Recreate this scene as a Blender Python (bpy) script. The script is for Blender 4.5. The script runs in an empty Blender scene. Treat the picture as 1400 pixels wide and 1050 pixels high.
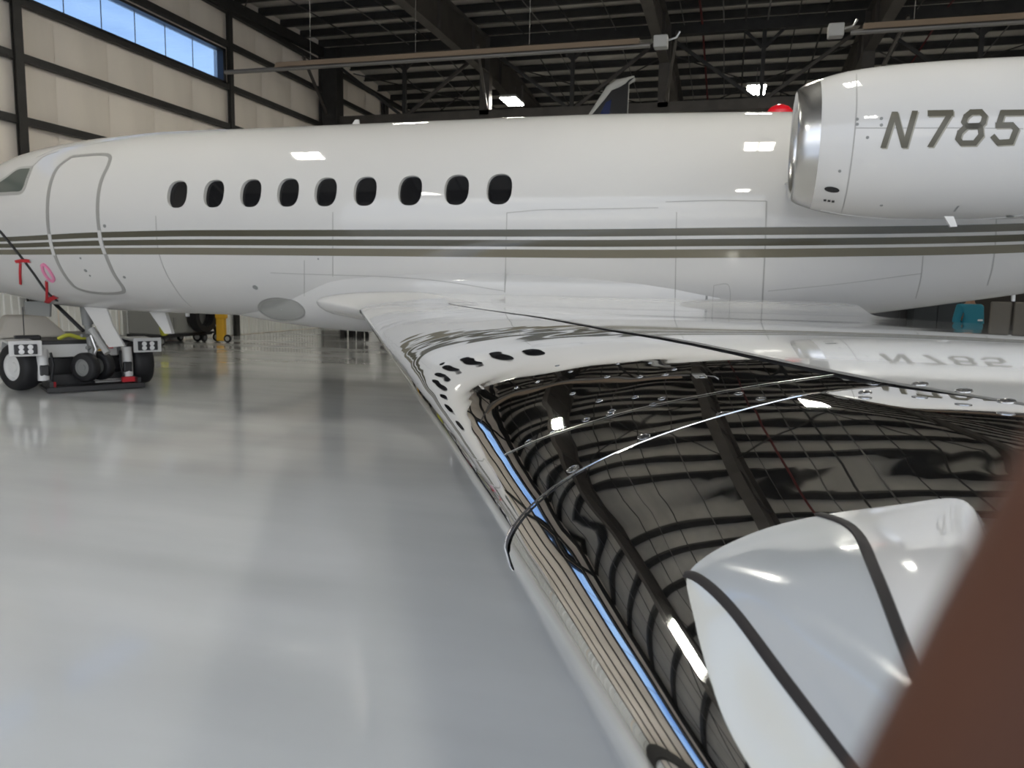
import bpy, bmesh, math, random
import numpy as np
from mathutils import Vector, Matrix
random.seed(7)
C = bpy.context.scene.collection
scene = bpy.context.scene
PI = math.pi

# ------------------------------------------------------------------ camera
F_PX = 1050.0
EYE = np.array([0.0, 0.0, 1.6])
_v1 = np.array([995 - 700, 400 - 525, F_PX]); _v1 /= np.linalg.norm(_v1)
_v2 = np.array([-3120 - 700, 319 - 525, F_PX]); _v2 -= _v1 * _v1.dot(_v2); _v2 /= np.linalg.norm(_v2)
ROT = np.array([-_v2, _v1, np.cross(-_v2, _v1)])          # world = ROT @ (right, down, forward)
cam_d = bpy.data.cameras.new('camera')
cam = bpy.data.objects.new('camera', cam_d); C.objects.link(cam)
_r, _u, _b = ROT[:, 0], -ROT[:, 1], -ROT[:, 2]
cam.matrix_world = Matrix(((_r[0], _u[0], _b[0], EYE[0]), (_r[1], _u[1], _b[1], EYE[1]), (_r[2], _u[2], _b[2], EYE[2]), (0, 0, 0, 1)))
cam_d.sensor_width = 36.0
cam_d.lens = 36.0 * F_PX / 1400.0
cam_d.clip_start = 0.008
cam_d.clip_end = 400
cam_d.dof.use_dof = True
cam_d.dof.focus_distance = 1.4
cam_d.dof.aperture_fstop = 13.0
scene.camera = cam

# ------------------------------------------------------------------ world, sun, exposure
scene.view_settings.view_transform = 'Standard'
scene.view_settings.look = 'None'
scene.view_settings.gamma = 1.0
scene.view_settings.use_curve_mapping = False
scene.view_settings.exposure = 0.1
scene.cycles.use_denoising = True
scene.cycles.max_bounces = 10
scene.cycles.diffuse_bounces = 6
scene.cycles.sample_clamp_indirect = 8.0
w = bpy.data.worlds.new('sky'); scene.world = w; w.use_nodes = True
nt = w.node_tree; nt.nodes.clear()
N = nt.nodes.new; L = nt.links.new
out = N('ShaderNodeOutputWorld'); bg = N('ShaderNodeBackground'); L(bg.outputs[0], out.inputs[0])
tc = N('ShaderNodeTexCoord'); sep = N('ShaderNodeSeparateXYZ'); L(tc.outputs['Generated'], sep.inputs[0])
rmp = N('ShaderNodeValToRGB'); L(sep.outputs['Z'], rmp.inputs[0])
rmp.color_ramp.elements[0].position = 0.0; rmp.color_ramp.elements[0].color = (0.86, 0.90, 0.96, 1)
rmp.color_ramp.elements[1].position = 0.6; rmp.color_ramp.elements[1].color = (0.26, 0.45, 0.80, 1)
mp = N('ShaderNodeMapping'); mp.inputs['Scale'].default_value = (2.2, 2.2, 6.0); L(tc.outputs['Generated'], mp.inputs[0])
nz = N('ShaderNodeTexNoise'); nz.inputs['Scale'].default_value = 1.6; nz.inputs['Detail'].default_value = 7; L(mp.outputs[0], nz.inputs['Vector'])
cr = N('ShaderNodeValToRGB'); L(nz.outputs[0], cr.inputs[0])
cr.color_ramp.elements[0].position = 0.44; cr.color_ramp.elements[1].position = 0.62
mx = N('ShaderNodeMixRGB'); L(cr.outputs[0], mx.inputs[0]); L(rmp.outputs[0], mx.inputs[1]); mx.inputs[2].default_value = (1.25, 1.24, 1.22, 1)
L(mx.outputs[0], bg.inputs[0]); bg.inputs[1].default_value = 2.1
sun_d = bpy.data.lights.new('sun', 'SUN'); sun_d.energy = 4.0; sun_d.angle = 0.01; sun_d.color = (1, .96, .9)
sun = bpy.data.objects.new('sun', sun_d); C.objects.link(sun)
sun.rotation_euler = (math.radians(-38), math.radians(20), 0)      # high, from behind the hangar

# ------------------------------------------------------------------ pixel helpers (a direction only; distance from what the thing touches)
def ray(u, v): return ROT @ np.array([u - 700.0, v - 525.0, F_PX])
def onX(u, v, x): d = ray(u, v); return EYE + d * (x / d[0])
def onY(u, v, y): d = ray(u, v); return EYE + d * (y / d[1])
def onZ(u, v, z): d = ray(u, v); return EYE + d * ((z - 1.6) / d[2])

# ------------------------------------------------------------------ materials
MATS = {}
def mat(name, col, rough=0.5, metal=0.0, var=0.0, vscale=4.0, bump=0.0, bscale=20.0, bdist=0.01, emit=0.0, coat=0.0, spec=0.5, stretch=None, rvar=0.0):
    if name in MATS: return MATS[name]
    m = bpy.data.materials.new(name); m.use_nodes = True; MATS[name] = m
    nt = m.node_tree; b = nt.nodes['Principled BSDF']
    b.inputs['Base Color'].default_value = (*col, 1)
    b.inputs['Roughness'].default_value = rough
    b.inputs['Metallic'].default_value = metal
    b.inputs['Coat Weight'].default_value = coat
    b.inputs['Coat Roughness'].default_value = 0.04
    b.inputs['Specular IOR Level'].default_value = spec
    if emit:
        b.inputs['Emission Color'].default_value = (*col, 1); b.inputs['Emission Strength'].default_value = emit
    tcn = nt.nodes.new('ShaderNodeTexCoord'); mpn = nt.nodes.new('ShaderNodeMapping')
    nt.links.new(tcn.outputs['Object'], mpn.inputs[0])
    if stretch: mpn.inputs['Scale'].default_value = stretch
    n = nt.nodes.new('ShaderNodeTexNoise'); n.inputs['Scale'].default_value = vscale; n.inputs['Detail'].default_value = 5
    nt.links.new(mpn.outputs[0], n.inputs['Vector'])
    r = nt.nodes.new('ShaderNodeValToRGB'); nt.links.new(n.outputs[0], r.inputs[0])
    lo = [max(0, c * (1 - var)) for c in col]; hi = [min(1, c * (1 + var)) for c in col]
    r.color_ramp.elements[0].position = 0.3; r.color_ramp.elements[0].color = (*lo, 1)
    r.color_ramp.elements[1].position = 0.7; r.color_ramp.elements[1].color = (*hi, 1)
    nt.links.new(r.outputs[0], b.inputs['Base Color'])
    if rvar:
        mr = nt.nodes.new('ShaderNodeMapRange'); nt.links.new(n.outputs[0], mr.inputs[0])
        mr.inputs['From Min'].default_value = .3; mr.inputs['From Max'].default_value = .7
        mr.inputs['To Min'].default_value = max(0, rough - rvar); mr.inputs['To Max'].default_value = rough + rvar
        nt.links.new(mr.outputs[0], b.inputs['Roughness'])
    if bump:
        n2 = nt.nodes.new('ShaderNodeTexNoise'); n2.inputs['Scale'].default_value = bscale; n2.inputs['Detail'].default_value = 2
        nt.links.new(mpn.outputs[0], n2.inputs['Vector'])
        bp = nt.nodes.new('ShaderNodeBump'); bp.inputs['Strength'].default_value = bump; bp.inputs['Distance'].default_value = bdist
        nt.links.new(n2.outputs[0], bp.inputs['Height']); nt.links.new(bp.outputs[0], b.inputs['Normal'])
    return m

def glass(name, tint, rough=0.02):
    m = bpy.data.materials.new(name); m.use_nodes = True; nt = m.node_tree; nt.nodes.clear()
    o = nt.nodes.new('ShaderNodeOutputMaterial'); t = nt.nodes.new('ShaderNodeBsdfTransparent'); g = nt.nodes.new('ShaderNodeBsdfGlossy')
    t.inputs[0].default_value = (*tint, 1); g.inputs['Roughness'].default_value = rough
    mxn = nt.nodes.new('ShaderNodeMixShader'); mxn.inputs[0].default_value = .06
    nt.links.new(t.outputs[0], mxn.inputs[1]); nt.links.new(g.outputs[0], mxn.inputs[2])
    nt.links.new(mxn.outputs[0], o.inputs[0]); MATS[name] = m
    return m

WHITE = mat('aircraft_white_paint', (.61, .602, .588), .5, spec=.0, coat=.9, var=.015, vscale=.7)
WING_WHITE = mat('wing_white_paint', (.64, .632, .61), .07, coat=1.0, var=.02, vscale=3, bump=.25, bscale=7, bdist=.002)
POLISH = mat('polished_metal', (.80, .80, .80), .02, 1.0, var=.02, bump=.6, bscale=3.0, bdist=.0042)
CHROME = mat('lip_metal', (.62, .62, .62), .26, 1.0, bump=.3, bscale=4, bdist=.01)
STRIPE = mat('olive_stripe_paint', (.070, .064, .040), .2, coat=.5)
STRIPE2 = mat('olive_stripe_reflection', (.16, .145, .105), .2, coat=.5)  # lowest stripe lightened, the reflection low on the skin put into its colour
SEAL = mat('grey_seal', (.30, .295, .28), .45)
SEAM = mat('panel_seam', (.36, .355, .34), .5)
DSEAM = mat('dark_seal', (.028, .025, .025), .6, spec=.2)
PANE = mat('dark_cabin_pane', (.012, .012, .013), .03)
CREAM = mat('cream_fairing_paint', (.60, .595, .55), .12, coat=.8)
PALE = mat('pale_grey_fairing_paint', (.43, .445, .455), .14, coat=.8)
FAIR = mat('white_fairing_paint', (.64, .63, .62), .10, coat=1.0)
STEEL = mat('dark_structural_steel', (.030, .028, .026), .55, var=.2)
STEELB = mat('brown_rafter_steel', (.075, .066, .058), .55, var=.2, vscale=2)
DECK = mat('roof_insulation', (.50, .475, .435), .8, var=.12, vscale=1.5)
TAN = mat('tan_wall_insulation', (.87, .79, .70), .75, var=.05, vscale=1.2, bump=.3, bscale=2, bdist=.03, stretch=(1, 1, .25))
LINER = mat('white_wall_liner', (.80, .80, .78), .5)
FLOOR = mat('grey_epoxy_floor', (.60, .61, .612), .16, var=.07, vscale=1.0, coat=.35, stretch=(.35, 1.3, 1), rvar=.05, bump=.05, bscale=3, bdist=.003)
ASPH = mat('pale_concrete_apron', (.50, .49, .47), .85, var=.06)
BLACK = mat('black_rubber', (.012, .012, .014), .6)
BLKM = mat('black_metal', (.02, .02, .022), .4)
SILVER = mat('silver_metal', (.62, .62, .62), .28, .9)
TWHITE = mat('tug_white_paint', (.72, .72, .71), .3)
GREY = mat('grey_metal_paint', (.23, .235, .23), .45)
LGREY = mat('light_grey_metal_paint', (.42, .42, .41), .45)
BEIGE = mat('beige_vinyl', (.50, .47, .42), .6)
YEL = mat('yellow_strap', (.55, .55, .06), .6)
YEL2 = mat('yellow_paint', (.75, .42, .02), .45)
RED = mat('red_fabric', (.55, .02, .03), .6)
PINK = mat('pink_tape', (.75, .25, .42), .5)
BLUE = mat('navy_paint', (.012, .022, .09), .25)
TEAL = mat('teal_jacket', (.012, .17, .24), .75)
DCLOTH = mat('dark_trousers', (.02, .02, .03), .8)
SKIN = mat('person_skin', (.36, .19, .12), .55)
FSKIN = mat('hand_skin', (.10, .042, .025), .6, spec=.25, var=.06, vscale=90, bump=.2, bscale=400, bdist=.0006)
HAIR = mat('dark_hair', (.02, .015, .012), .7)
LAMP = mat('lit_tubes', (1.0, .97, .86), .5, emit=72.0)
TUBE = mat('heater_tan_metal', (.34, .26, .19), .45, .3)
BRUSH = mat('galvanised_conduit', (.20, .19, .18), .45, .5)
RPIPE = mat('red_sprinkler_pipe', (.12, .012, .012), .5)
DARKW = mat('dark_back_wall', (.06, .055, .05), .8)
BLUEGLASS = glass('blue_window_glass', (.40, .51, .66))
CKGLASS = mat('cockpit_glass', (.10, .115, .105), .04)
WHITEMARK = mat('white_print', (.8, .8, .8), .5)

# ------------------------------------------------------------------ mesh helpers
class MB:
    def __init__(s): s.v = []; s.f = []
    def add(s, vs, fs):
        o = len(s.v); s.v += [tuple(map(float, p)) for p in vs]; s.f += [tuple(i + o for i in f) for f in fs]; return s
    def box(s, c, sz, rot=None, bev=0.0):
        hx, hy, hz = [q / 2 for q in sz]
        b = min(bev, hx * .9, hy * .9, hz * .9)
        vs = []; fs = []
        if b <= 0:
            vs = [(x, y, z) for x in (-hx, hx) for y in (-hy, hy) for z in (-hz, hz)]
            fs = [(0, 1, 3, 2), (4, 6, 7, 5), (0, 4, 5, 1), (2, 3, 7, 6), (0, 2, 6, 4), (1, 5, 7, 3)]
        else:
            bm = bmesh.new(); bmesh.ops.create_cube(bm, size=1)
            bmesh.ops.scale(bm, vec=(2 * hx, 2 * hy, 2 * hz), verts=bm.verts)
            bmesh.ops.bevel(bm, geom=bm.edges[:], offset=b, segments=2, affect='EDGES', profile=.5)
            bm.verts.index_update()
            vs = [tuple(q.co) for q in bm.verts]; fs = [tuple(q.index for q in f.verts) for f in bm.faces]; bm.free()
        M = rot if rot is not None else Matrix.Identity(3)
        return s.add([tuple(M @ Vector(p) + Vector(c)) for p in vs], fs)
    def beam(s, p, q, wd, ht=None, up=(0, 0, 1)):
        p = Vector(p); q = Vector(q); ht = ht or wd
        d = (q - p); ln = d.length; d.normalize(); upv = Vector(up)
        if abs(d.dot(upv)) > .98: upv = Vector((0, 1, 0))
        sd = d.cross(upv).normalized(); u2 = sd.cross(d).normalized()
        M = Matrix((sd, d, u2)).transposed()
        return s.box(tuple((p + q) / 2), (wd, ln, ht), M)
    def tube(s, pts, r, n=10, cap=True):
        pts = [Vector(p) for p in pts]; rs = r if isinstance(r, (list, tuple)) else [r] * len(pts)
        rings = []; prev = None
        for i, p in enumerate(pts):
            t = (pts[min(i + 1, len(pts) - 1)] - pts[max(i - 1, 0)]).normalized()
            if prev is None:
                a = Vector((0, 0, 1)) if abs(t.z) < .9 else Vector((1, 0, 0)); prev = t.cross(a).normalized()
            prev = (prev - t * prev.dot(t)).normalized(); b = t.cross(prev)
            rings.append([p + (prev * math.cos(2 * PI * k / n) + b * math.sin(2 * PI * k / n)) * rs[i] for k in range(n)])
        vs = [tuple(q) for rg in rings for q in rg]; fs = []
        for i in range(len(pts) - 1):
            for k in range(n): fs.append((i * n + k, i * n + (k + 1) % n, (i + 1) * n + (k + 1) % n, (i + 1) * n + k))
        if cap: fs += [tuple(reversed(range(n))), tuple(range((len(pts) - 1) * n, len(pts) * n))]
        return s.add(vs, fs)
    def lathe(s, c, axis, prof, n=32, closed=False):
        # prof: (distance along axis, radius)
        a = Vector(axis).normalized(); h = Vector((0, 0, 1)) if abs(a.z) < .9 else Vector((1, 0, 0))
        e1 = a.cross(h).normalized(); e2 = a.cross(e1); c = Vector(c); vs = []; fs = []
        for (t, r) in prof:
            for k in range(n): vs.append(tuple(c + a * t + (e1 * math.cos(2 * PI * k / n) + e2 * math.sin(2 * PI * k / n)) * r))
        m = len(prof)
        for i in range(m - 1 + (1 if closed else 0)):
            j = (i + 1) % m
            for k in range(n): fs.append((i * n + k, j * n + k, j * n + (k + 1) % n, i * n + (k + 1) % n))
        if not closed:
            fs.append(tuple(range(n))); fs.append(tuple(range((m - 1) * n, m * n))[::-1])
        return s.add(vs, fs)
    def grid(s, P, wrap=False):
        # P: rows of points
        R_ = len(P); K = len(P[0]); vs = [tuple(q) for row in P for q in row]; fs = []
        for i in range(R_ - 1):
            for k in range(K - (0 if wrap else 1)):
                fs.append((i * K + k, i * K + (k + 1) % K, (i + 1) * K + (k + 1) % K, (i + 1) * K + k))
        return s.add(vs, fs)
    def build(s, name, m, parent=None, smooth=False, angle=35, fix=True):
        me = bpy.data.meshes.new(name); me.from_pydata(s.v, [], s.f)
        if fix:
            bm = bmesh.new(); bm.from_mesh(me); bmesh.ops.recalc_face_normals(bm, faces=bm.faces); bm.to_mesh(me); bm.free()
        me.materials.append(m)
        if smooth:
            me.polygons.foreach_set('use_smooth', [True] * len(me.polygons))
            try: me.set_sharp_from_angle(angle=math.radians(angle))
            except Exception: pass
        me.update()
        o = bpy.data.objects.new(name, me); C.objects.link(o)
        if parent is not None: o.parent = parent
        return o
def empty(name, loc=(0, 0, 0), rz=0.0):
    o = bpy.data.objects.new(name, None); C.objects.link(o); o.location = loc; o.rotation_euler = (0, 0, rz); o.empty_display_size = .2
    return o
def tag(o, label, cat, group=None, kind=None):
    o['label'] = label; o['category'] = cat
    if group: o['group'] = group
    if kind: o['kind'] = kind
    return o
def struct(o): o['kind'] = 'structure'; return o
def share(src, name, parent, loc=(0, 0, 0), rot=(0, 0, 0), scale=(1, 1, 1)):
    o = bpy.data.objects.new(name, src.data); C.objects.link(o); o.parent = parent
    o.location = loc; o.rotation_euler = rot; o.scale = scale
    return o
_TAB = {}
def interp(x, xs, ys):
    key = (id(xs), id(ys)) if len(xs) > 12 else (tuple(xs), tuple(ys))
    tb = _TAB.get(key)
    if tb is None:
        lo, hi = xs[0], xs[-1]; n = 3000
        tb = _TAB[key] = (lo, (hi - lo) / n, n, [interp_exact(lo + (hi - lo) * i / n, xs, ys) for i in range(n + 1)], xs, ys)
    lo, st, n, v = tb[:4]
    t = (x - lo) / st
    if t <= 0: return v[0]
    if t >= n: return v[n]
    i = int(t); f = t - i
    return v[i] + (v[i + 1] - v[i]) * f
def interp_exact(x, xs, ys):
    # smooth monotone cubic
    xs = np.asarray(xs, float); ys = np.asarray(ys, float)
    h = np.diff(xs); d = np.diff(ys) / h; m = np.zeros_like(ys); m[0] = d[0]; m[-1] = d[-1]
    for i in range(1, len(xs) - 1):
        m[i] = 0 if d[i - 1] * d[i] <= 0 else 2 * d[i - 1] * d[i] / (d[i - 1] + d[i])
    x = min(max(x, xs[0]), xs[-1]); i = min(int(np.searchsorted(xs, x, 'right')) - 1, len(xs) - 2); i = max(i, 0)
    t = (x - xs[i]) / h[i]
    return float((2*t**3-3*t**2+1)*ys[i] + (t**3-2*t**2+t)*h[i]*m[i] + (-2*t**3+3*t**2)*ys[i+1] + (t**3-t**2)*h[i]*m[i+1])
def spline(pts, n):
    # centripetal-ish Catmull-Rom through pts, n points
    P = [np.asarray(p, float) for p in pts]; P = [2 * P[0] - P[1]] + P + [2 * P[-1] - P[-2]]
    outp = []; segs = len(P) - 3
    for k in range(n):
        s = k / (n - 1) * segs; i = min(int(s), segs - 1); t = s - i
        a, b, c, d = P[i:i + 4]
        outp.append(.5 * ((2 * b) + (-a + c) * t + (2 * a - 5 * b + 4 * c - d) * t * t + (-a + 3 * b - 3 * c + d) * t ** 3))
    return outp

# ================================================================== THE SETTING
XL, XR, YF, YB = -14.5, 21.5, -4.0, 40.0
YRIDGE = 26.0
def purlin_z(y): return 9.98 - .040 * (YRIDGE - y) if y < YRIDGE else 9.98 - .075 * (y - YRIDGE)     # underside of purlins
# floor and apron
fl = struct(MB().box(((XL + XR) / 2, (YF + YB) / 2, -.1), (XR - XL + 1, YB - YF + 1, .2)).build('floor', FLOOR))
fl['label'] = 'glossy pale grey epoxy hangar floor'
ap = struct(MB().box((0, YF - 45.5, -.12), (160, 90, .2)).build('ground', ASPH)); ap['label'] = 'pale concrete apron outside the hangar door'
# ceiling
DZ = .27
deck = MB()
deck.add([(XL, YF, purlin_z(YF) + DZ), (XR, YF, purlin_z(YF) + DZ), (XR, YRIDGE, purlin_z(YRIDGE) + DZ), (XL, YRIDGE, purlin_z(YRIDGE) + DZ), (XR, YB, purlin_z(YB) + DZ), (XL, YB, purlin_z(YB) + DZ),
          (XL, YF, 12), (XR, YF, 12), (XR, YB, 12), (XL, YB, 12)],
         [(0, 1, 2, 3), (3, 2, 4, 5), (6, 7, 8, 9), (0, 1, 7, 6), (5, 4, 8, 9), (1, 2, 4, 8, 7), (0, 3, 5, 9, 6)])
ceil = struct(deck.build('ceiling', DECK)); ceil['label'] = 'grey insulated roof over dark steel framing'
zp = MB()      # one Z purlin along X
LX = XR - XL
zp.box((0, 0, .125), (LX, .012, .25)).box((0, .045, .244), (LX, .09, .012)).box((0, -.045, .006), (LX, .09, .012)).box((0, -.09, .02), (LX, .01, .04))
p0 = None; y = YF + .4
while y < YB - .2:
    loc = ((XL + XR) / 2, y, purlin_z(y))
    if p0 is None: p0 = zp.build('purlin', STEEL, ceil); p0.location = loc
    else: share(p0, 'purlin', ceil, loc)
    y += 1.22
# rafters: I girders along Y
for k in range(1, 7):
    x = XL + .18 + 6.0 * k
    mb = MB()
    prof = [(YF, .75), (8, .8), (20, 1.0), (YRIDGE, 1.15), (33, .95), (YB, 1.0)]
    for (ya, da), (yb, db) in zip(prof[:-1], prof[1:]):
        za, zb = purlin_z(ya), purlin_z(yb)
        for (xx, wd) in ((x, .02),):
            mb.add([(xx - wd / 2, ya, za), (xx + wd / 2, ya, za), (xx + wd / 2, yb, zb), (xx - wd / 2, yb, zb),
                    (xx - wd / 2, ya, za - da), (xx + wd / 2, ya, za - da), (xx + wd / 2, yb, zb - db), (xx - wd / 2, yb, zb - db)],
                   [(0, 1, 2, 3), (4, 7, 6, 5), (0, 4, 5, 1), (2, 6, 7, 3), (1, 5, 6, 2), (0, 3, 7, 4)])
        mb.beam((x, ya, za - da), (x, yb, zb - db), .30, .03)
        mb.beam((x, ya, za - .01), (x, yb, zb - .01), .30, .03)
    yy = YF + 1
    while yy < YB:      # stiffeners
        d = np.interp(yy, [p[0] for p in prof], [p[1] for p in prof])
        mb.box((x, yy, purlin_z(yy) - d / 2), (.2, .014, d)); yy += 3.05
    mb.build('rafter', STEELB, ceil)
# rods and conduits along Y under the purlins
for i, (x, r, m) in enumerate([(-12.6, .02, STEEL), (-11.1, .015, BRUSH), (-10.2, .02, STEEL), (-6.9, .022, STEEL), (-6.1, .015, BRUSH), (-5.2, .02, STEEL), (-3.9, .018, BRUSH), (-1.75, .014, BRUSH),
                           (-1.2, .035, RPIPE), (-.55, .02, BRUSH), (.1, .03, STEEL), (.75, .025, BRUSH), (1.6, .02, STEEL), (2.4, .03, STEEL), (4.9, .02, BRUSH), (5.7, .03, RPIPE), (6.5, .02, STEEL), (7.8, .02, BRUSH), (10.6, .03, STEEL), (12.2, .03, STEEL), (14.2, .03, BRUSH)]):
    MB().tube([(x, YF + .2, purlin_z(YF) - .05), (x, YRIDGE, purlin_z(YRIDGE) - .05), (x, YB - .2, purlin_z(YB) - .05)], r, 6).build('conduit', m, ceil)
# roof cross bracing between rafters
for k in range(6):
    xa, xb = XL + .18 + 6 * k, XL + .18 + 6 * (k + 1)
    for (ya, yb) in ((2, 9), (14, 21), (28, 35)):
        for sgn in (0, 1):
            p = (xa, ya if sgn else yb, purlin_z(ya if sgn else yb) - .10 - .05 * sgn); q = (xb, yb if sgn else ya, purlin_z(yb if sgn else ya) - .10 - .05 * sgn)
            MB().tube([p, q], .022, 6).build('brace_rod', STEEL, ceil)
# jack truss along X at the ridge
zt, zb_ = 10.0, 7.45
MB().box(((XL + XR) / 2, YRIDGE, zt - .17), (LX, .3, .34)).build('truss_chord', STEEL, ceil)
MB().box(((XL + XR) / 2, YRIDGE, zb_), (LX, .34, .32)).build('truss_chord', STEELB, ceil)
for k in range(7):
    xr = XL + .18 + 6 * k
    MB().box((xr, YRIDGE, (zt + zb_) / 2), (.34, .34, zt - zb_)).build('truss_post', STEELB, ceil)
    if k < 6:
        xm = xr + 3
        MB().box((xm, YRIDGE, (zt + zb_) / 2), (.12, .14, zt - zb_)).build('truss_post', STEEL, ceil)
        for (xa) in (xr + .15, xr + 5.85):
            MB().beam((xa, YRIDGE, zt - .4), (xm + (.15 if xa > xm else -.15), YRIDGE, zb_ + .16), .10, .10, up=(0, 1, 0)).build('truss_brace', STEELB if xa > xm else STEEL, ceil)
        for sg in (-1, 1):       # knee plates at top of the mid post
            MB().beam((xm + sg * .6, YRIDGE, zt - .3), (xm + sg * .05, YRIDGE, zt - .85), .09, .09, up=(0, 1, 0)).build('truss_brace', STEEL, ceil)
        MB().beam((xr + .1, YRIDGE - .2, zb_ + .2), (xr + .55, YRIDGE - 2.6, purlin_z(YRIDGE - 2.6) - .9), .08, .08).build('flange_brace', STEELB, ceil)
# ---- left wall
W0 = MB(); T = .2
def slab(y0, y1, z0, z1): W0.box((XL - T / 2 - .06, (y0 + y1) / 2, (z0 + z1) / 2), (T, y1 - y0, z1 - z0))
ZW0, ZW1 = 7.34, 8.30
slab(YF, YB, 0, ZW0); slab(YF, YB, ZW1, 10.4); slab(YF, 6.3, ZW0, ZW1); slab(12.95, 13.45, ZW0, ZW1); slab(20.12, YB, ZW0, ZW1)
wl = struct(W0.build('wall_left', TAN)); wl['label'] = 'tan insulated hangar wall with dark steel girts'
girts = [2.45, 3.60, 4.84, 6.12, 7.25, 8.45, 9.40]
for z in girts:
    MB().box((XL + .06, (YF + YB) / 2, z), (.14, YB - YF, .055)).box((XL + .125, (YF + YB) / 2, z + .055), (.014, YB - YF, .15)).build('girt', STEEL, wl)
for (yc, wy, wx) in ((-3.7, .3, .3), (6.0, .3, .3), (13.2, .20, .18), (20.38, .16, .16), (30.9, .3, .25)):
    MB().box((XL + wx / 2 + .01, yc, 4.7), (.03, wy, 9.4)).box((XL + wx - .01, yc, 4.7), (.03, wy, 9.4)).box((XL + wx / 2, yc, 4.7), (wx, .03, 9.4)).build('column', STEEL, wl)
MB().box((XL + .38, 26.0, 5.0), (.72, .05, 9.8)).box((XL + .38, 25.72, 5.0), (.72, .05, 9.8)).box((XL + .72, 25.86, 5.0), (.05, .5, 9.8)).box((XL + .06, 25.86, 5.0), (.05, .5, 9.8)).build('column', STEEL, wl)
MB().beam((XL + .12, YF, purlin_z(YF) - .15), (XL + .12, YRIDGE, purlin_z(YRIDGE) - .15), .2, .3).build('rake_beam', STEEL, wl)
# insulation panels, pillowed between the seams
seams = [YF + .05]
while seams[-1] < YB - 1.2:
    seams.append(seams[-1] + 1.52)
rows = [(2.5, 3.58), (3.66, 4.80), (4.92, 6.08), (6.2, 7.22), (8.55, 9.37), (9.46, 9.95)]
def pillow(wd, ht, seed):
    rr = random.Random(seed); P = []
    nx, nz = 9, 7
    for j in range(nz):
        row = []
        for i in range(nx):
            a = i / (nx - 1); b = j / (nz - 1)
            h = .055 * (1 - abs(2 * a - 1) ** 4) * (1 - .7 * abs(2 * b - 1) ** 6) + rr.uniform(-.006, .006)
            row.append((h - .02, (a - .5) * wd, (b - .5) * ht))
        P.append(row)
    return MB().grid(P)
pm = {}
for ya, yb in zip(seams[:-1], seams[1:]):
    for (za, zb) in rows:
        key = (round(zb - za, 3), random.randint(0, 3))
        loc = (XL - .03, (ya + yb) / 2, (za + zb) / 2)
        if key not in pm:
            o = pillow(yb - ya - .01, zb - za, hash(key) % 1000).build('insulation_panel', TAN, wl, True, 80, fix=False); o.location = loc; pm[key] = o
        else: share(pm[key], 'insulation_panel', wl, loc)
for (ya, yb) in ((20.5, 25.6), (26.1, 30.8), (31.0, 39.9), (-3.9, 6.2)):
    n = max(1, round((yb - ya) / 1.7)); st = (yb - ya) / n
    for i in range(n):
        o = pillow(st - .01, 1.05, i).build('insulation_panel', TAN, wl, True, 80, fix=False); o.location = (XL - .03, ya + st * (i + .5), 7.87)
# white corrugated liner at the foot of the wall
def liner(ln, ht):
    P = [[], []]; k = 0; y = 0
    while y < ln - .001:
        for (dy, dx) in ((0, 0), (.05, 0), (.065, .03), (.115, .03), (.13, 0)):
            for j in (0, 1): P[j].append((dx, y + dy, j * ht))
        y += .18
    return MB().grid(P)
lp = None; y = YF + .05
while y < YB - 1.8:
    if lp is None: lp = liner(1.8, 2.36).build('liner_panel', LINER, wl, fix=False); lp.location = (XL - .05, y, .02)
    else: share(lp, 'liner_panel', wl, (XL - .05, y, .02))
    y += 1.8
# windows
for n, (y0, y1) in enumerate(((13.45, 20.12), (6.3, 12.95))):
    win = empty('window_%d' % (n + 1), (XL, y0, ZW0)); struct(win); win['label'] = 'blue tinted clerestory window strip in the tan wall'
    ln = y1 - y0; ht = ZW1 - ZW0
    for (c, s_) in (((.05, ln / 2, .03), (.2, ln, .07)), ((.05, ln / 2, ht - .03), (.2, ln, .07)), ((.05, .04, ht / 2), (.2, .08, ht)), ((.05, ln - .06, ht / 2), (.2, .14, ht))):
        MB().box(c, s_).build('window_frame', BLKM, win)
    k = 6; st = (ln - .18) / k
    for i in range(k):
        MB().box((-.06, .08 + st * (i + .5), ht / 2), (.01, st - .016, ht - .1)).build('pane', BLUEGLASS, win)
        if i: MB().box((-.06, .08 + st * i, ht / 2), (.016, .018, ht - .1)).build('mullion', GREY, win)
# ---- back, right and front walls
wb = struct(MB().box(((XL + XR) / 2, YB + .1, 5), (LX, .2, 10.4)).build('wall_back', DARKW)); wb['label'] = 'dark back wall of the hangar'
wr = struct(MB().box((XR + .1, (YF + YB) / 2, 5), (.2, YB - YF, 10.4)).build('wall_right', TAN)); wr['label'] = 'tan insulated wall beyond the tail of the jet'
DX0, DX1, DH = -13.0, 20.0, 7.6
wf = struct(MB().box(((XL + DX0) / 2, YF - .1, 5), (DX0 - XL, .2, 10.4)).box(((XR + DX1) / 2, YF - .1, 5), (XR - DX1, .2, 10.4)).box(((DX0 + DX1) / 2, YF - .1, (DH + 10.2) / 2), (DX1 - DX0, .2, 10.2 - DH)).build('wall_front', TAN))
wf['label'] = 'front wall above the open hangar door'
for i, xd in enumerate((-12.2, 19.0)):                # door leaves slid to either side
    d_ = struct(MB().box((xd, YF + .25, DH / 2 + .02), (3.4, .16, DH)).build('door_%d' % (i + 1), LINER)); d_['label'] = 'white sliding hangar door leaf pushed aside'
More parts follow.
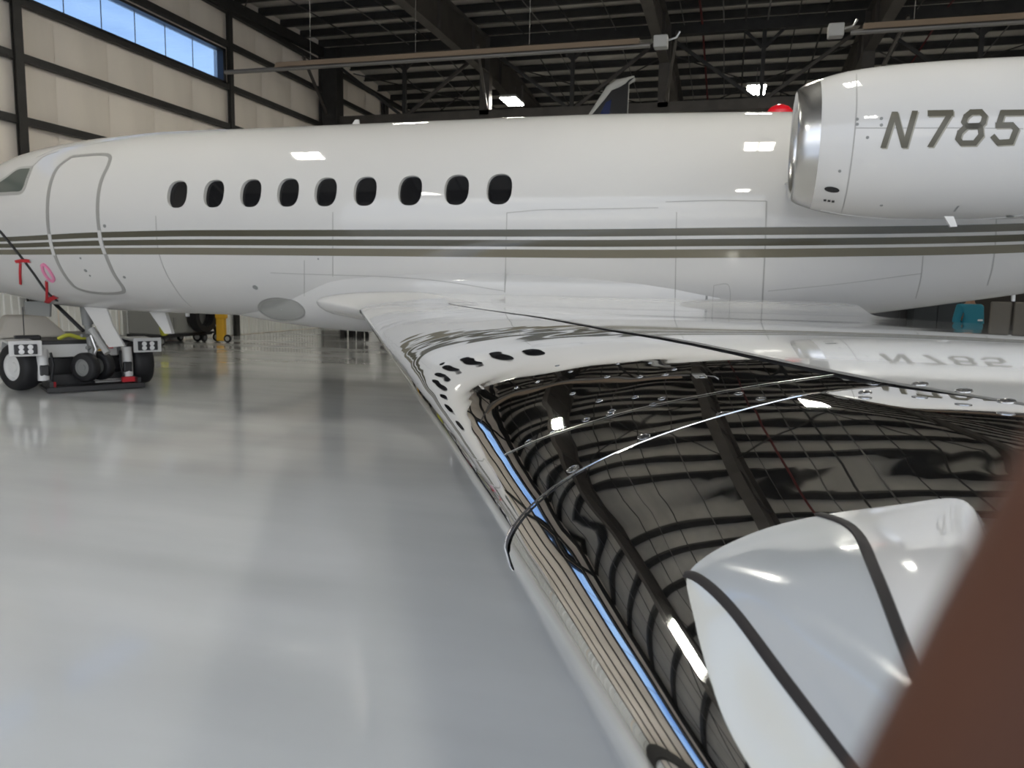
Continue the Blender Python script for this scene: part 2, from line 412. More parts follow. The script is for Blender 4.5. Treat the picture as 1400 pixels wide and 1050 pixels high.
# daylight guide for the openings (importance sampling only)
for (loc, rot, sx, sy) in (((3.5, YF - .15, DH / 2), (math.radians(-90), 0, 0), DX1 - DX0, DH), ((XL - .3, 16.8, 7.82), (0, math.radians(-90), 0), 1.0, 6.7), ((XL - .3, 9.6, 7.82), (0, math.radians(-90), 0), 1.0, 6.7)):
    ld = bpy.data.lights.new('daylight_portal', 'AREA'); ld.shape = 'RECTANGLE'; ld.size = sx; ld.size_y = sy; ld.cycles.is_portal = True
    lo = bpy.data.objects.new('daylight_portal', ld); C.objects.link(lo); lo.location = loc; lo.rotation_euler = rot

# ================================================================== THE JET
YC = 9.18
FX = [-12.75, -12.55, -12.0, -11.5, -11.0, -10.5, -10.2, -9.9, -9.4, -8.6, -8.0, -7.3, -2.0, 0.0, .55, 1.42, 1.94, 2.43, 2.97, 4.5, 6.5, 8.0, 8.3]
FT = [2.06, 2.26, 2.52, 2.72, 2.88, 3.065, 3.18, 3.29, 3.43, 3.535, 3.575, 3.605, 3.605, 3.565, 3.545, 3.52, 3.49, 3.46, 3.43, 3.36, 3.22, 3.05, 2.95]
FB = [2.02, 1.84, 1.64, 1.53, 1.45, 1.385, 1.345, 1.30, 1.225, 1.185, 1.172, 1.165, 1.165, 1.20, 1.26, 1.385, 1.47, 1.555, 1.65, 1.95, 2.35, 2.75, 2.87]
FR = [.02, .22, .48, .66, .81, .95, 1.01, 1.06, 1.13, 1.19, 1.21, 1.22, 1.22, 1.22, 1.20, 1.13, 1.07, 1.01, .94, .73, .46, .20, .05]
def fus(x): 
    t, b, r = interp(x, FX, FT), interp(x, FX, FB), interp(x, FX, FR)
    return (t + b) / 2, (t - b) / 2, r                     # centre z, half height, half width
def fpt(x, phi, off=0.0, side=-1):
    zc, rz, ry = fus(x); n = Vector((0, side * math.cos(phi) / ry, math.sin(phi) / rz)).normalized()
    return Vector((x, YC + side * ry * math.cos(phi), zc + rz * math.sin(phi))) + n * off
def fpz(x, z, off=0.0, side=-1):
    zc, rz, ry = fus(x); return fpt(x, math.asin(max(-1, min(1, (z - zc) / rz))), off, side)
def fin_test(p):
    zc, rz, ry = fus(p[0]); return ((p[1] - YC) / ry) ** 2 + ((p[2] - zc) / rz) ** 2 - 1
BX = [-7.2, -6.3, -5.6, -5.0, -4.4, -2.5, -1.0, .2, 1.0]
BB = [1.24, 1.15, 1.07, 1.025, 1.005, 1.0, 1.04, 1.14, 1.34]
BR = [.15, .42, .62, .82, .98, 1.10, 1.0, .8, .5]
def bel(x):
    b = interp(x, BX, BB); return 1.62, 1.62 - b, interp(x, BX, BR)
def bel_test(p):
    if p[0] < BX[0] or p[0] > BX[-1]: return 1.0
    zc, rz, ry = bel(p[0]); return (abs(p[1] - YC) / ry) ** 2.4 + (abs(p[2] - zc) / rz) ** 2.4 - 1
def march(test, u, v, t0, t1, n=160):
    d = ray(u, v) / F_PX; prev = t0; dx, dy, dz = map(float, d)
    for i in range(1, n + 1):
        t = t0 + (t1 - t0) * i / n
        if test((dx * t, dy * t, 1.6 + dz * t)) < 0:
            a, b = prev, t
            for _ in range(22):
                m = (a + b) / 2
                if test((dx * m, dy * m, 1.6 + dz * m)) < 0: b = m
                else: a = m
            return EYE + d * b
        prev = t
    return None
def grad(test, p):
    e = 1e-3; x, y, z = float(p[0]), float(p[1]), float(p[2])
    return Vector((test((x + e, y, z)) - test((x - e, y, z)), test((x, y + e, z)) - test((x, y - e, z)), test((x, y, z + e)) - test((x, y, z - e)))).normalized()
skin_test = lambda p: min(fin_test(p), bel_test(p))
def hit(test, u, v, off=0.0, t0=5.5, t1=16):
    p = march(test, u, v, t0, t1)
    if p is None: return None
    return Vector(p) + grad(test, p) * off

jet = empty('business_jet', (0, YC, 0))
tag(jet, 'white twin-engine business jet with olive cheatline stripes and polished wing leading edges', 'airplane')
def place(o):         # parts are authored in world coordinates
    o.location = Vector(o.location) - Vector((0, YC, 0)); return o
def part(mb, name, m, parent=jet, smooth=True, angle=35, fix=True):
    o = mb.build(name, m, parent, smooth, angle, fix)
    if parent is jet: place(o)
    return o
# fuselage skin
NS = 96
xs = list(np.linspace(-12.75, -12.0, 14)) + list(np.linspace(-11.9, -7.0, 40)) + list(np.linspace(-6.9, -1.9, 40)) + list(np.linspace(-1.8, 8.3, 60))
P = []
for x in xs:
    P.append([fpt(x, 2 * PI * k / NS) for k in range(NS)])
mb = MB().grid(P, wrap=True); mb.f.append(tuple(range(NS))); mb.f.append(tuple(range((len(xs) - 1) * NS, len(xs) * NS))[::-1])
fuse = part(mb, 'fuselage', WHITE, smooth=False)
WINX = [-6.42, -5.91, -5.41, -4.92, -4.44, -3.95, -3.41, -2.87, -2.39]
WZ = 2.645
def oval(wd, ht, n=36, e=2.5):
    pts = []
    for k in range(n):
        a = 2 * PI * k / n; c, s_ = math.cos(a), math.sin(a)
        pts.append((wd / 2 * math.copysign(abs(c) ** (2 / e), c), ht / 2 * math.copysign(abs(s_) ** (2 / e), s_)))
    return pts
cut = MB(); panes = []
for side in (-1, 1):
    for x in WINX:
        zc, rz, ry = fus(x); ph = math.asin((WZ - zc) / rz); c = fpt(x, ph, 0, side); nrm = (fpt(x, ph, 1, side) - c).normalized()
        ex = Vector((1, 0, 0)); ez = nrm.cross(ex).normalized(); ez = ez if ez.z > 0 else -ez
        ov = oval(.285, .345); n = len(ov)
        vs = [tuple(c + ex * a + ez * b + nrm * .15) for a, b in ov] + [tuple(c + ex * a * .97 + ez * b * .97 - nrm * .062) for a, b in ov]
        cut.add(vs, [tuple(range(n)), tuple(range(n, 2 * n))[::-1]] + [(i, i + n, (i + 1) % n + n, (i + 1) % n) for i in range(n)])
        panes.append((c, nrm, ex, ez))
co = cut.build('window_cutter', WHITE)
bo = fuse.modifiers.new('cut', 'BOOLEAN'); bo.operation = 'DIFFERENCE'; bo.solver = 'EXACT'; bo.object = co
co.parent = jet; place(co)
bpy.context.view_layer.update()
me = bpy.data.meshes.new_from_object(fuse.evaluated_get(bpy.context.evaluated_depsgraph_get()))
fuse.modifiers.clear(); fuse.data = me; bpy.data.objects.remove(co)
me.polygons.foreach_set('use_smooth', [True] * len(me.polygons))
nl = []
for poly in me.polygons:
    pn = poly.normal
    for li in poly.loop_indices:
        v = me.vertices[me.loops[li].vertex_index].co; p = (v.x, v.y, v.z)
        if abs(v.x) < 12 and abs(fin_test(p)) < .012:
            g = grad(fin_test, p)
            nl.append(g if g.dot(pn) > .8 else pn)
        else: nl.append(pn)
me.normals_split_custom_set([tuple(q) for q in nl])
for (c, nrm, ex, ez) in panes:
    ov = oval(.276, .336); 
    vs = [tuple(c + ex * a + ez * b - nrm * .05) for a, b in ov] + [tuple(c + ex * a + ez * b - nrm * .058) for a, b in ov]; n = len(ov)
    o = part(MB().add(vs, [tuple(range(n)), tuple(range(n, 2 * n))[::-1]] + [(i, i + n, (i + 1) % n + n, (i + 1) % n) for i in range(n)]), 'cabin_window', PANE, smooth=False)
# belly fairing
P = []
for x in np.linspace(BX[0], BX[-1], 50):
    zc, rz, ry = bel(x); ring = []
    for k in range(64):
        a = 2 * PI * k / 64; c, s_ = math.cos(a), math.sin(a)
        ring.append((x, YC + ry * math.copysign(abs(c) ** (2 / 2.4), c), zc + min(rz, .62) * (1 if s_ < 0 else .55) * math.copysign(abs(s_) ** (2 / 2.4), s_) if s_ >= 0 else zc - rz * abs(s_) ** (2 / 2.4)))
    P.append(ring)
mb = MB().grid(P, wrap=True); mb.f.append(tuple(range(64))); mb.f.append(tuple(range(49 * 64, 50 * 64)))
part(mb, 'belly_fairing', WHITE, angle=60)
# cheatline stripes, both sides
SXX = [-12.3, -9.2, -7.5, -6.0, -1.7, 0, 1.3, 2.5, 4.5, 6.5]
ST = [2.09, 2.135, 2.195, 2.217, 2.219, 2.235, 2.25, 2.285, 2.43, 2.66]
SB = [1.93, 1.912, 1.925, 1.93, 1.93, 1.945, 1.975, 2.02, 2.20, 2.48]
for side in (-1, 1):
    for (a, b, m) in ((0, .255, STRIPE), (.372, .61, STRIPE), (.712, 1.0, STRIPE2)):
        rowsP = []
        for x in np.linspace(-12.3, 6.5, 190):
            zt_, zb2 = interp(x, SXX, ST), interp(x, SXX, SB)
            rowsP.append([fpz(x, zt_ + (zb2 - zt_) * (a + (b - a) * q / 4), .0025, side) for q in range(5)])
        part(MB().grid(rowsP), 'stripe', m, angle=80)
# ribbons and patches laid on the skin
def ribbon(px, wd, name, m, n=60, test=skin_test, off=.004, parent=jet, closed=False, raw3=None, t0=5.5, t1=16):
    pts2 = spline(px + ([px[0], px[1]] if closed else []), n)
    pts = []; nr = []
    for (u, v) in pts2:
        p = march(test, u, v, t0, t1)
        if p is None: continue
        pts.append(Vector(p)); nr.append(grad(test, p))
    rows_ = []
    for i in range(len(pts)):
        t = (pts[min(i + 1, len(pts) - 1)] - pts[max(i - 1, 0)]).normalized(); sd = t.cross(nr[i]).normalized() * wd / 2
        rows_.append([pts[i] - sd - nr[i] * .002, pts[i] - sd + nr[i] * off, pts[i] + sd + nr[i] * off, pts[i] + sd - nr[i] * .002])
    return part(MB().grid(rows_), name, m, parent, angle=60)
def patch(rows2, name, m, nx=12, test=skin_test, off=.004, parent=jet, t0=5.5, t1=16):
    G = []
    for (v, a, b) in rows2:
        row = []
        for i in range(nx + 1):
            row.append(hit(test, a + (b - a) * i / nx, v, off, t0, t1))
        G.append(row)
    return part(MB().grid(G), name, m, parent, angle=70)
door_px = [(98, 214), (137, 211), (150, 214), (148.5, 225), (138, 249), (133.7, 277), (135, 309), (142, 341), (155, 373), (169, 395), (163, 400.5), (137, 401), (110, 396), (96, 386), (80, 361), (68.6, 327), (65, 293), (67.4, 258.6), (77.7, 231), (98, 214)]
ribbon(door_px, .05, 'door_seal', SEAL, 140)
for px in ([(68.0, 320), (70, 334), (74, 349)], [(135.6, 315), (138, 331), (143.5, 347)]): ribbon(px, .05, 'door_seal', WHITE, 14, off=.0055)
CK = [(43.5, 228.5), (38, 243), (30, 262), (14, 264.5), (-12, 266), (-30, 266), (-14, 256), (6, 244), (25, 230.8), (43.5, 228.5)]
rows2 = []
for v in np.linspace(230.5, 265, 12):
    a = np.interp(v, [230.5, 244, 256, 265], [25, 6, -14, -28]); b = np.interp(v, [230.5, 243, 262, 265], [43, 38, 30, 12]); rows2.append((v, a, b))
patch(rows2, 'cockpit_side_window', CKGLASS)
ribbon(CK[::-1], .045, 'cockpit_window_frame', SEAM, 70)
P = []
for x in np.linspace(-11.25, -10.72, 8): P.append([fpt(x, ph, .006) for ph in np.linspace(.95, 1.52, 10)])
part(MB().grid(P), 'windshield', PANE)
# panel seams
for px, wd in (([(213, 295), (214, 320), (217, 345), (228, 375), (247, 405), (262, 420)], .012), ([(455, 290), (455, 330), (455, 378)], .010), ([(416, 356), (416, 385), (416, 405)], .008),
               ([(693, 291), (692, 330), (691, 372), (690, 400)], .010), ([(693, 291), (740, 287), (800, 286), (900, 284)], .007), ([(925, 290), (924, 350), (923, 412)], .010), ([(1048, 275), (1046, 340), (1042, 420)], .014),
               ([(910, 276), (980, 274), (1048, 275)], .008), ([(1362, 300), (1361, 330), (1357, 365), (1350, 390)], .012), ([(1262, 350), (1259, 380), (1252, 408)], .010), ([(1050, 398), (1150, 388), (1260, 374)], .006),
               ([(370, 373), (420, 375), (455, 376), (520, 378), (600, 384), (690, 398)], .007), ([(50, 215), (80, 203), (120, 198), (150, 193)], .012), ([(30, 240), (46, 226), (60, 214), (80, 207)], .012)):
    ribbon(px, wd, 'panel_seam', SEAM, 40, off=.0015)
# small marks on the skin
for (u, v, r) in ((117, 370, .022), (170, 379, .02), (349, 393, .035), (143, 309, .022), (110, 353, .014), (435, 354, .01), (123, 377, .012)):
    p = hit(skin_test, u, v); nrm = grad(skin_test, np.array(p))
    part(MB().lathe(p - nrm * .002, nrm, [(0, r), (.006, r), (.008, r * .6), (.008, .001)], 14), 'static_port', GREY)
o = patch([(404, 964.5, 967.5), (415, 964.5, 967.5)], 'vent_slot', GREY, 3)
ribbon([(976, 390), (996, 390), (996, 417), (976, 417), (976, 390)], .006, 'access_panel', SEAM, 40, off=.0015)
# oval landing light window low on the fairing
ovp = [(385 + 31 * math.cos(a) * math.cos(.13) - 14.5 * math.sin(a) * math.sin(.13), 423 + 31 * math.cos(a) * math.sin(.13) + 14.5 * math.sin(a) * math.cos(.13)) for a in np.linspace(0, 2 * PI, 25)]
ribbon(ovp, .035, 'landing_light_frame', SEAL, 70, off=.006)
G = []
for r_ in np.linspace(.02, .96, 6):
    G.append([hit(skin_test, 385 + (u - 385) * r_, 423 + (v - 423) * r_, .004) for (u, v) in ovp])
part(MB().grid(G), 'landing_light_window', mat('grey_lens', (.36, .36, .34), .2, coat=.5))
# red beacon and small antenna on the spine, blade under the belly
p = Vector(onY(1066, 152, YC)); zt_ = fus(p.x)[0] + fus(p.x)[1]
part(MB().lathe((p.x, YC, zt_ - .03), (0, 0, 1), [(0, .14), (.06, .14), (.10, .11), (.13, .05), (.135, .001)], 20), 'beacon', mat('red_lens', (.6, .01, .02), .15))
p = Vector(onY(484, 171, YC)); zt_ = fus(p.x)[0] + fus(p.x)[1]
part(MB().add([(p.x - .06, YC - .015, zt_ - .03), (p.x + .08, YC - .015, zt_ - .03), (p.x + .08, YC + .015, zt_ - .03), (p.x - .06, YC + .015, zt_ - .03), (p.x + .02, YC - .01, zt_ + .08), (p.x + .07, YC - .01, zt_ + .08), (p.x + .07, YC + .01, zt_ + .08), (p.x + .02, YC + .01, zt_ + .08)],
     [(0, 1, 2, 3), (4, 7, 6, 5), (0, 4, 5, 1), (1, 5, 6, 2), (2, 6, 7, 3), (3, 7, 4, 0)]), 'antenna', WHITE, smooth=False)
def blade(pts, th, name, m):          # polygon in the XZ plane thickened along Y
    n = len(pts); vs = [(x, YC - th, z) for x, z in pts] + [(x, YC + th, z) for x, z in pts]
    return part(MB().add(vs, [tuple(range(n)), tuple(range(n, 2 * n))[::-1]] + [(i, (i + 1) % n, (i + 1) % n + n, i + n) for i in range(n)]), name, m, smooth=False)
q = [onY(u, v, YC) for u, v in ((203, 422), (226, 422), (237, 456), (227, 456))]
blade([(a[0], a[2]) for a in q], .03, 'belly_antenna', WHITE)
q = [onY(u, v, YC) for u, v in ((254, 424), (258, 424), (258, 433), (255, 433))]
blade([(a[0], a[2]) for a in q], .02, 'drain_mast', WHITE)
q = [onY(u, v, YC) for u, v in ((1383, 396), (1388, 396), (1387, 412), (1383, 412))]
blade([(a[0], a[2]) for a in q], .02, 'drain_mast', WHITE)
# ---- fin and tailplane
a = onY(1375, 96, YC); b = onY(1400, 78, YC); sl = (b[2] - a[2]) / (b[0] - a[0])
x0 = a[0] - (a[2] - 3.35) / sl
def foil(c0, c1, th0, th1, root, tipp, up):
    # symmetric foil between a root and a tip leading edge; up = thickness direction
    P = []
    for (le, c, th) in ((root, c0, th0), (tipp, c1, th1)):
        ring = []
        for s_ in (1, -1):
            rng = np.linspace(0, 1, 14) if s_ == 1 else np.linspace(1, 0, 14)[1:-1]
            for k in rng:
                h = th * (1.48 * math.sqrt(k) - .63 * k - 1.76 * k * k + 1.42 * k ** 3 - .51 * k ** 4) * c
                ring.append(Vector(le) + Vector((k * c, 0, 0)) + Vector(up) * (s_ * h))
        P.append(ring)
    mb = MB().grid(P, wrap=True); n = len(P[0]); mb.f.append(tuple(range(n))); mb.f.append(tuple(range(n, 2 * n))[::-1])
    return mb
part(foil(4.6, 1.7, .09, .09, (x0, YC, 3.2), (x0 + 3.6 / sl * 1.0, YC, 6.8), (0, 1, 0)), 'fin', WHITE, angle=50)
for s_ in (-1, 1):
    part(foil(1.9, .8, .09, .08, (x0 + 2.2, YC, 4.7), (x0 + 3.5, YC + s_ * 3.6, 4.6), (0, 0, 1)), 'tailplane', WHITE, angle=50)
# ---- engine nacelle
YN, ZN, XN = 7.0, 2.825, .46
NPX = [0, .02, .06, .13, .24, .45, .8, 1.3, 1.8, 2.5, 3.2]
NPR = [.425, .452, .475, .50, .535, .572, .597, .605, .60, .55, .44]
def nrad(x): return interp(x - XN, NPX, NPR)
def nac_test(p):
    if p[0] < XN or p[0] > XN + 3.2: return 1.0
    return ((p[1] - YN) ** 2 + (p[2] - ZN) ** 2) / nrad(p[0]) ** 2 - 1
CANT = 0.0
prof = [(x, interp(x, NPX, NPR)) for x in list(np.linspace(.16, 3.2, 60))] + [(3.2, .38), (2.4, .36)]
nac = part(MB().lathe((XN, YN, ZN), (1, 0, 0), prof, 80), 'engine_nacelle', WHITE, angle=40)
lip = [(.34, .37), (.2, .365), (.1, .372), (.04, .388), (.01, .405), (0, .425), (.008, .441), (.02, .452), (.04, .464), (.06, .475), (.09, .487), (.13, .50), (.163, .512), (.163, .48)]
part(MB().lathe((XN, YN, ZN), (1, 0, 0), lip, 80, closed=True), 'intake_lip', CHROME, angle=50)
part(MB().lathe((XN, YN, ZN), (1, 0, 0), [(.30, .372), (.9, .40), (.9, .10), (.62, .06), (.56, .001)], 48), 'intake_duct', GREY)
for k in range(20):
    a_ = 2 * PI * k / 20; c_, s_ = math.cos(a_), math.sin(a_)
    part(MB().add([(XN + .84, YN + c_ * .1 - s_ * .02, ZN + s_ * .1 + c_ * .02), (XN + .88, YN + c_ * .1 + s_ * .02, ZN + s_ * .1 - c_ * .02), (XN + .87, YN + c_ * .385 + s_ * .05, ZN + s_ * .385 - c_ * .05), (XN + .80, YN + c_ * .385 - s_ * .05, ZN + s_ * .385 + c_ * .05)], [(0, 1, 2, 3)]), 'fan_blade', SILVER, smooth=False)
part(foil(2.6, 2.3, .10, .10, (XN - .12, 8.45, 2.62), (XN + .2, 7.35, 2.70), (0, 0, 1)), 'pylon', WHITE, angle=50)
nt_ = dict(test=nac_test, t0=4.5, t1=9.5)
ribbon([(1171, 96), (1171, 150), (1166, 205), (1158, 260), (1150, 292)], .010, 'panel_seam', SEAM, 40, off=.0015, **nt_)
ribbon([(1170, 175), (1250, 175), (1330, 175), (1399, 176)], .007, 'panel_seam', SEAM, 40, off=.0012, **nt_)
ribbon([(1122, 287), (1160, 294), (1220, 299), (1300, 300.5), (1360, 298), (1399, 294)], .02, 'panel_seam', mat('pale_seam', (.6, .6, .59), .4), 40, off=.004, **nt_)
for (u, v) in ((1205, 162), (1205, 171), (1172, 163), (1172, 170), (1148, 234), (1205, 281), (1186, 188)):
    p = hit(nac_test, u, v, 0, 4.5, 9.5); nrm = grad(nac_test, np.array(p))
    part(MB().lathe(p - nrm * .002, nrm, [(0, .012), (.004, .012), (.005, .001)], 10), 'latch', GREY)
G = []
for r_ in np.linspace(.02, 1, 4): G.append([hit(nac_test, 1137.5 + 10.5 * r_ * math.cos(a_), 259 + 4 * r_ * math.sin(a_) + 1.2 * r_ * math.cos(a_), .003, 4.5, 9.5) for a_ in np.linspace(0, 2 * PI, 19)])
part(MB().grid(G), 'vent', BLKM)
for u in (1126, 1131.5, 1137):
    patch([(272 + (u - 1126) * .15, u, u + 4), (275 + (u - 1126) * .15, u, u + 4)], 'drain_hole', BLKM, 2, off=.003, **nt_)
patch([(281, 1309, 1312), (284, 1306.5, 1309.5), (289, 1303, 1306)], 'vent_slot', GREY, 2, off=.003, **nt_)
patch([(294.5, 1376, 1387), (296.5, 1375, 1386)], 'vent_slot', GREY, 4, off=.006, **nt_)
q = [onY(u, v, YN - .25) for u, v in ((1290, 296), (1303, 296), (1308, 310), (1299, 310.5))]
vs = [(a[0], YN - .27, a[2]) for a in q] + [(a[0], YN - .23, a[2]) for a in q]
part(MB().add(vs, [(0, 1, 2, 3), (4, 7, 6, 5), (0, 4, 5, 1), (1, 5, 6, 2), (2, 6, 7, 3), (3, 7, 4, 0)]), 'drain_mast', WHITE, smooth=False)
# registration on the nacelle, two layers
def zz(p): return (1180 + p[0] / 5.25, 120 + p[1] / 5.25)
GL = {
 'N': ([[(144, 432), (228, 172)], [(228, 172), (296, 432)], [(296, 432), (373, 165)]], 42, False),
 '7': ([[(463, 184), (648, 181)], [(628, 181), (480, 425)]], 44, False),
 '8': ([[(775, 176), (845, 174), (873, 205), (862, 248), (840, 272), (742, 275), (722, 246), (738, 206), (775, 176)], [(742, 275), (840, 272), (846, 340), (800, 396), (706, 398), (680, 366), (694, 320), (742, 275)]], 40, True),
 '5': ([[(1152, 178), (1000, 180)], [(1000, 180), (972, 268)], [(960, 270), (1068, 268), (1098, 300), (1062, 388), (968, 394), (934, 352)]], 42, True)}
def letters(dx, dy, off, m, nm):
    for ch, (strokes, wd, joint) in GL.items():
        mb = MB()
        for st in strokes:
            for (p, q) in zip(st[:-1], st[1:]):
                p = np.array(p, float); q = np.array(q, float); d = q - p; ln = np.linalg.norm(d); d /= ln
                if joint: p = p - d * wd * .28; q = q + d * wd * .28
                flat = (not joint)
                nrm = np.array([-d[1], d[0]])
                if abs(d[1]) > .75 and flat: nrm = np.array([1.0, 0.0]); hw = wd / 2 * 1.02
                else: hw = wd / 2
                n = max(2, int(ln / 18)); rows_ = []
                for i in range(n + 1):
                    c = p + (q - p) * i / n; row = []
                    for k in (-1, -.33, .33, 1):
                        u, v = zz(c + nrm * hw * k + np.array([dx, dy])); row.append(hit(nac_test, u, v, off, 4.5, 9.5))
                    rows_.append(row)
                if all(r is not None for row in rows_ for r in row): mb.grid(rows_)
        part(mb, nm, m, angle=70)
letters(9, 9, .0015, mat('letter_shadow', (.30, .285, .235), .3), 'letter_shadow')
letters(0, 0, .0028, mat('letter_olive', (.085, .077, .052), .3), 'letter')

# ---- wing
SWP = .5285; X0 = .1935; CS = 1 / math.sqrt(1 + SWP ** 2)
def xle(y): 
    g = max(0.0, min(1.0, (y - 7.15) / .95)); return X0 - SWP * y - .55 * g * g + .014 * max(0.0, min(1.0, 1.7 - y))
def zle(y):
    g = max(0.0, min(1.0, (y - 7.0) / 1.1)); k = max(0.0, 1.7 - y); return 1.34 - .001 * y + .07 * g * g - .027 * k * min(1.0, k)
def hu(y): return interp(y, [-.6, .3, .8, 1.3, 2, 4, 6, 7.3, 8.4], [.15, .178, .193, .197, .187, .145, .115, .105, .15])
def hl(y): return interp(y, [-.6, .6, 3, 6, 8.4], [.05, .06, .09, .14, .2])
def Lc(y): return interp(y, [-.6, .5, 3, 8], [.85, .94, 1.0, 1.1])
def xte(y): return interp(y, [-.6, 1.0, 4.5, 6.0, 7.9, 8.8], [1.75, 1.65, 1.38, 1.25, 1.22, .1])
def wing_d(x, y): return (x - xle(y)) * CS
def wing_up(x, y):
    d = wing_d(x, y); t = d / Lc(y)
    if t <= 0: return zle(y)
    g = (1 - (1 - min(t, 1.0)) ** 2) ** .5
    aft = max(0.0, d - Lc(y)); return zle(y) + hu(y) * g - .004 * aft
def wing_lo(x, y):
    d = wing_d(x, y); c = max(.3, (xte(y) - xle(y)) * CS); t = max(0.0, min(1.0, d / c))
    g = min(1.0, math.sqrt(max(0, t) / .12)) if t < .12 else 1.0
    zt_ = wing_up(xte(y), y) - .012
    base = zle(y) - hl(y) * (2 * min(t / .12, 1) - min(t / .12, 1) ** 2) ** .5
    k = max(0.0, (t - .35) / .65); return base + (zt_ - base) * k * k * (3 - 2 * k)
def wing_test(p, add=0.0):
    x, y, z = p
    if wing_d(x, y) < 0: return 1.0
    return z - (wing_up(x, y) + add)
def whit(u, v, add=0.0, t0=.12, t1=12):
    d = ray(u, v) / F_PX; prev = t0; dx, dy, dz = map(float, d)
    for i in range(401):
        t = t0 * (t1 / t0) ** (i / 400)
        if wing_test((dx * t, dy * t, 1.6 + dz * t), add) < 0:
            a, b = prev, t
            for _ in range(24):
                m = (a + b) / 2
                if wing_test((dx * m, dy * m, 1.6 + dz * m), add) < 0: b = m
                else: a = m
            return Vector(EYE + d * b)
        prev = t
    return None
def lep(a):          # leading edge point at spanwise a
    return Vector((xle(a), a, zle(a)))
NRM2 = (CS, SWP * CS)
SLW = lambda a: interp(a, [-.6, .6, .79, 1.0, 1.5, 3.1, 7.5], [.53, .505, .465, .455, .475, .62, .90])
def wing_pt(a, d):   # straight aft-inboard from the leading edge
    x = (X0 - SWP * a) + .014 * max(0.0, min(1.0, 1.7 - a)) + NRM2[0] * d; y = a + NRM2[1] * d
    return x, y
A_CUT = .79          # spanwise place of the slat joint
def slat_mesh(a0, a1, off, na, close=True):
    ds = [0] + [q ** 2.2 for q in np.linspace(.06, 1, 40)]
    As = np.linspace(a0, a1, na); P = []
    for a in As:
        W = SLW(a); ring = []
        for q in [.10, .06, .03, .012, .003]:            # underside first
            x, y = wing_pt(a, q); ring.append((x - off * .8, y - off * .4, wing_lo(x, y) - off))
        for q in ds:
            x, y = wing_pt(a, q * W); z = wing_up(x, y)
            k = min(1.0, q * W / .05); ring.append((x - off * (1 - k), y - off * .5 * (1 - k), z + off * k * (1 - max(0, q - .75) / .25)))
        P.append(ring)
    mb = MB().grid(P)
    return mb
part(slat_mesh(A_CUT + .004, 7.35, 0.0, 90), 'inboard_slat', POLISH, angle=75)
part(slat_mesh(-.42, A_CUT, .009, 60), 'outboard_slat', POLISH, angle=75)
# slat joint: bright rim and dark slot
rim = MB(); rows_ = []
for q in [-.10, -.06, -.03, -.012, -.004] + [w_ ** 2.0 * SLW(A_CUT) for w_ in np.linspace(0, 1, 40)]:
    if q < 0: x, y = wing_pt(A_CUT, -q); z = wing_lo(x, y) - .009; x -= .007; y -= .004
    else:
        x, y = wing_pt(A_CUT, q); k = min(1, q / .05); z = wing_up(x, y) + .009 * k * (1 - max(0, q / SLW(A_CUT) - .75) / .25); x -= .009 * (1 - k); y -= .0045 * (1 - k)
    rows_.append(Vector((x, y, z)))
rimo = part(MB().tube(rows_, [.0024] * 10 + [.0012] * (len(rows_) - 10), 8), 'slat_edge_rim', POLISH)
sd_ = Vector((-SWP * CS, CS, 0))           # inboard along the leading edge
P = [[p + sd_ * .002 - Vector((0, 0, .0005)), p + sd_ * .006 - Vector((-.004, 0, .007))] for p in rows_]
part(MB().grid([[p - sd_ * .0025 + Vector((-.0015, 0, .0008)), p - sd_ * (.0025 + max(.0, .013 * (1 - i / 24))) + Vector((-.0015, 0, .0008))] for i, p in enumerate(rows_[:25])]), 'slat_gap', BLKM)
part(MB().grid(P), 'slat_gap', BLKM)
# root leading edge glove (white)
P = []
for a in np.linspace(7.3, 8.75, 26):
    ring = []
    for q in [.2, .12, .06, .02, .004]:
        x = xle(a) + q / CS; ring.append((x, a, wing_lo(x, a)))
    for q in [0] + [s_ ** 2.2 for s_ in np.linspace(.06, 1, 24)]:
        x = xle(a) + q * 1.3; ring.append((x, a, wing_up(x, a)))
    P.append(ring)
part(MB().grid(P), 'root_glove', WHITE, angle=75)
# white wing box aft of the slats
P = []
ys = list(np.linspace(-.42, 8.8, 110))
for y in ys:
    # find x at slat back edge for this y
    a = y - NRM2[1] * SLW(y); 
    for _ in range(6): a = y - NRM2[1] * SLW(a)
    xs0 = wing_pt(a, SLW(a))[0] + .004 if y < 7.6 else xle(y) + .3
    xe = xte(y); row = []
    for k in np.linspace(0, 1, 46):
        x = xs0 + (xe - xs0) * k; row.append((x, y, wing_up(x, y) - .0005))
    P.append(row)
part(MB().grid(P), 'wing_upper_skin', WING_WHITE, angle=75)
SKIN_EDGE = [Vector(r[0]) for r in P]
P = []
for y in ys:
    xs0 = xle(y) + .085; xe = xte(y); P.append([(xs0 + (xe - xs0) * k, y, wing_lo(xs0 + (xe - xs0) * k, y)) for k in np.linspace(0, 1, 30)])
part(MB().grid(P), 'wing_lower_skin', WING_WHITE, angle=75)
P = []
for y in (-.42, -.47, -.50):
    s_ = {-.42: 1, -.47: .75, -.50: .15}[y]; ring = []
    for k in np.linspace(0, 1, 40):
        x = xle(y) + .02 + (xte(y) - xle(y) - .02) * k; zu, zl = wing_up(x, y), wing_lo(x, y); m_ = (zu + zl) / 2; ring.append((x, y, m_ + (zu - m_) * s_))
    for k in np.linspace(1, 0, 40):
        x = xle(y) + .02 + (xte(y) - xle(y) - .02) * k; zu, zl = wing_up(x, y), wing_lo(x, y); m_ = (zu + zl) / 2; ring.append((x, y, m_ + (zl - m_) * s_))
    P.append(ring)
mb = MB().grid(P, wrap=True); mb.f.append(tuple(range(160, 240)))
part(mb, 'wing_tip_cap', WING_WHITE, angle=60)
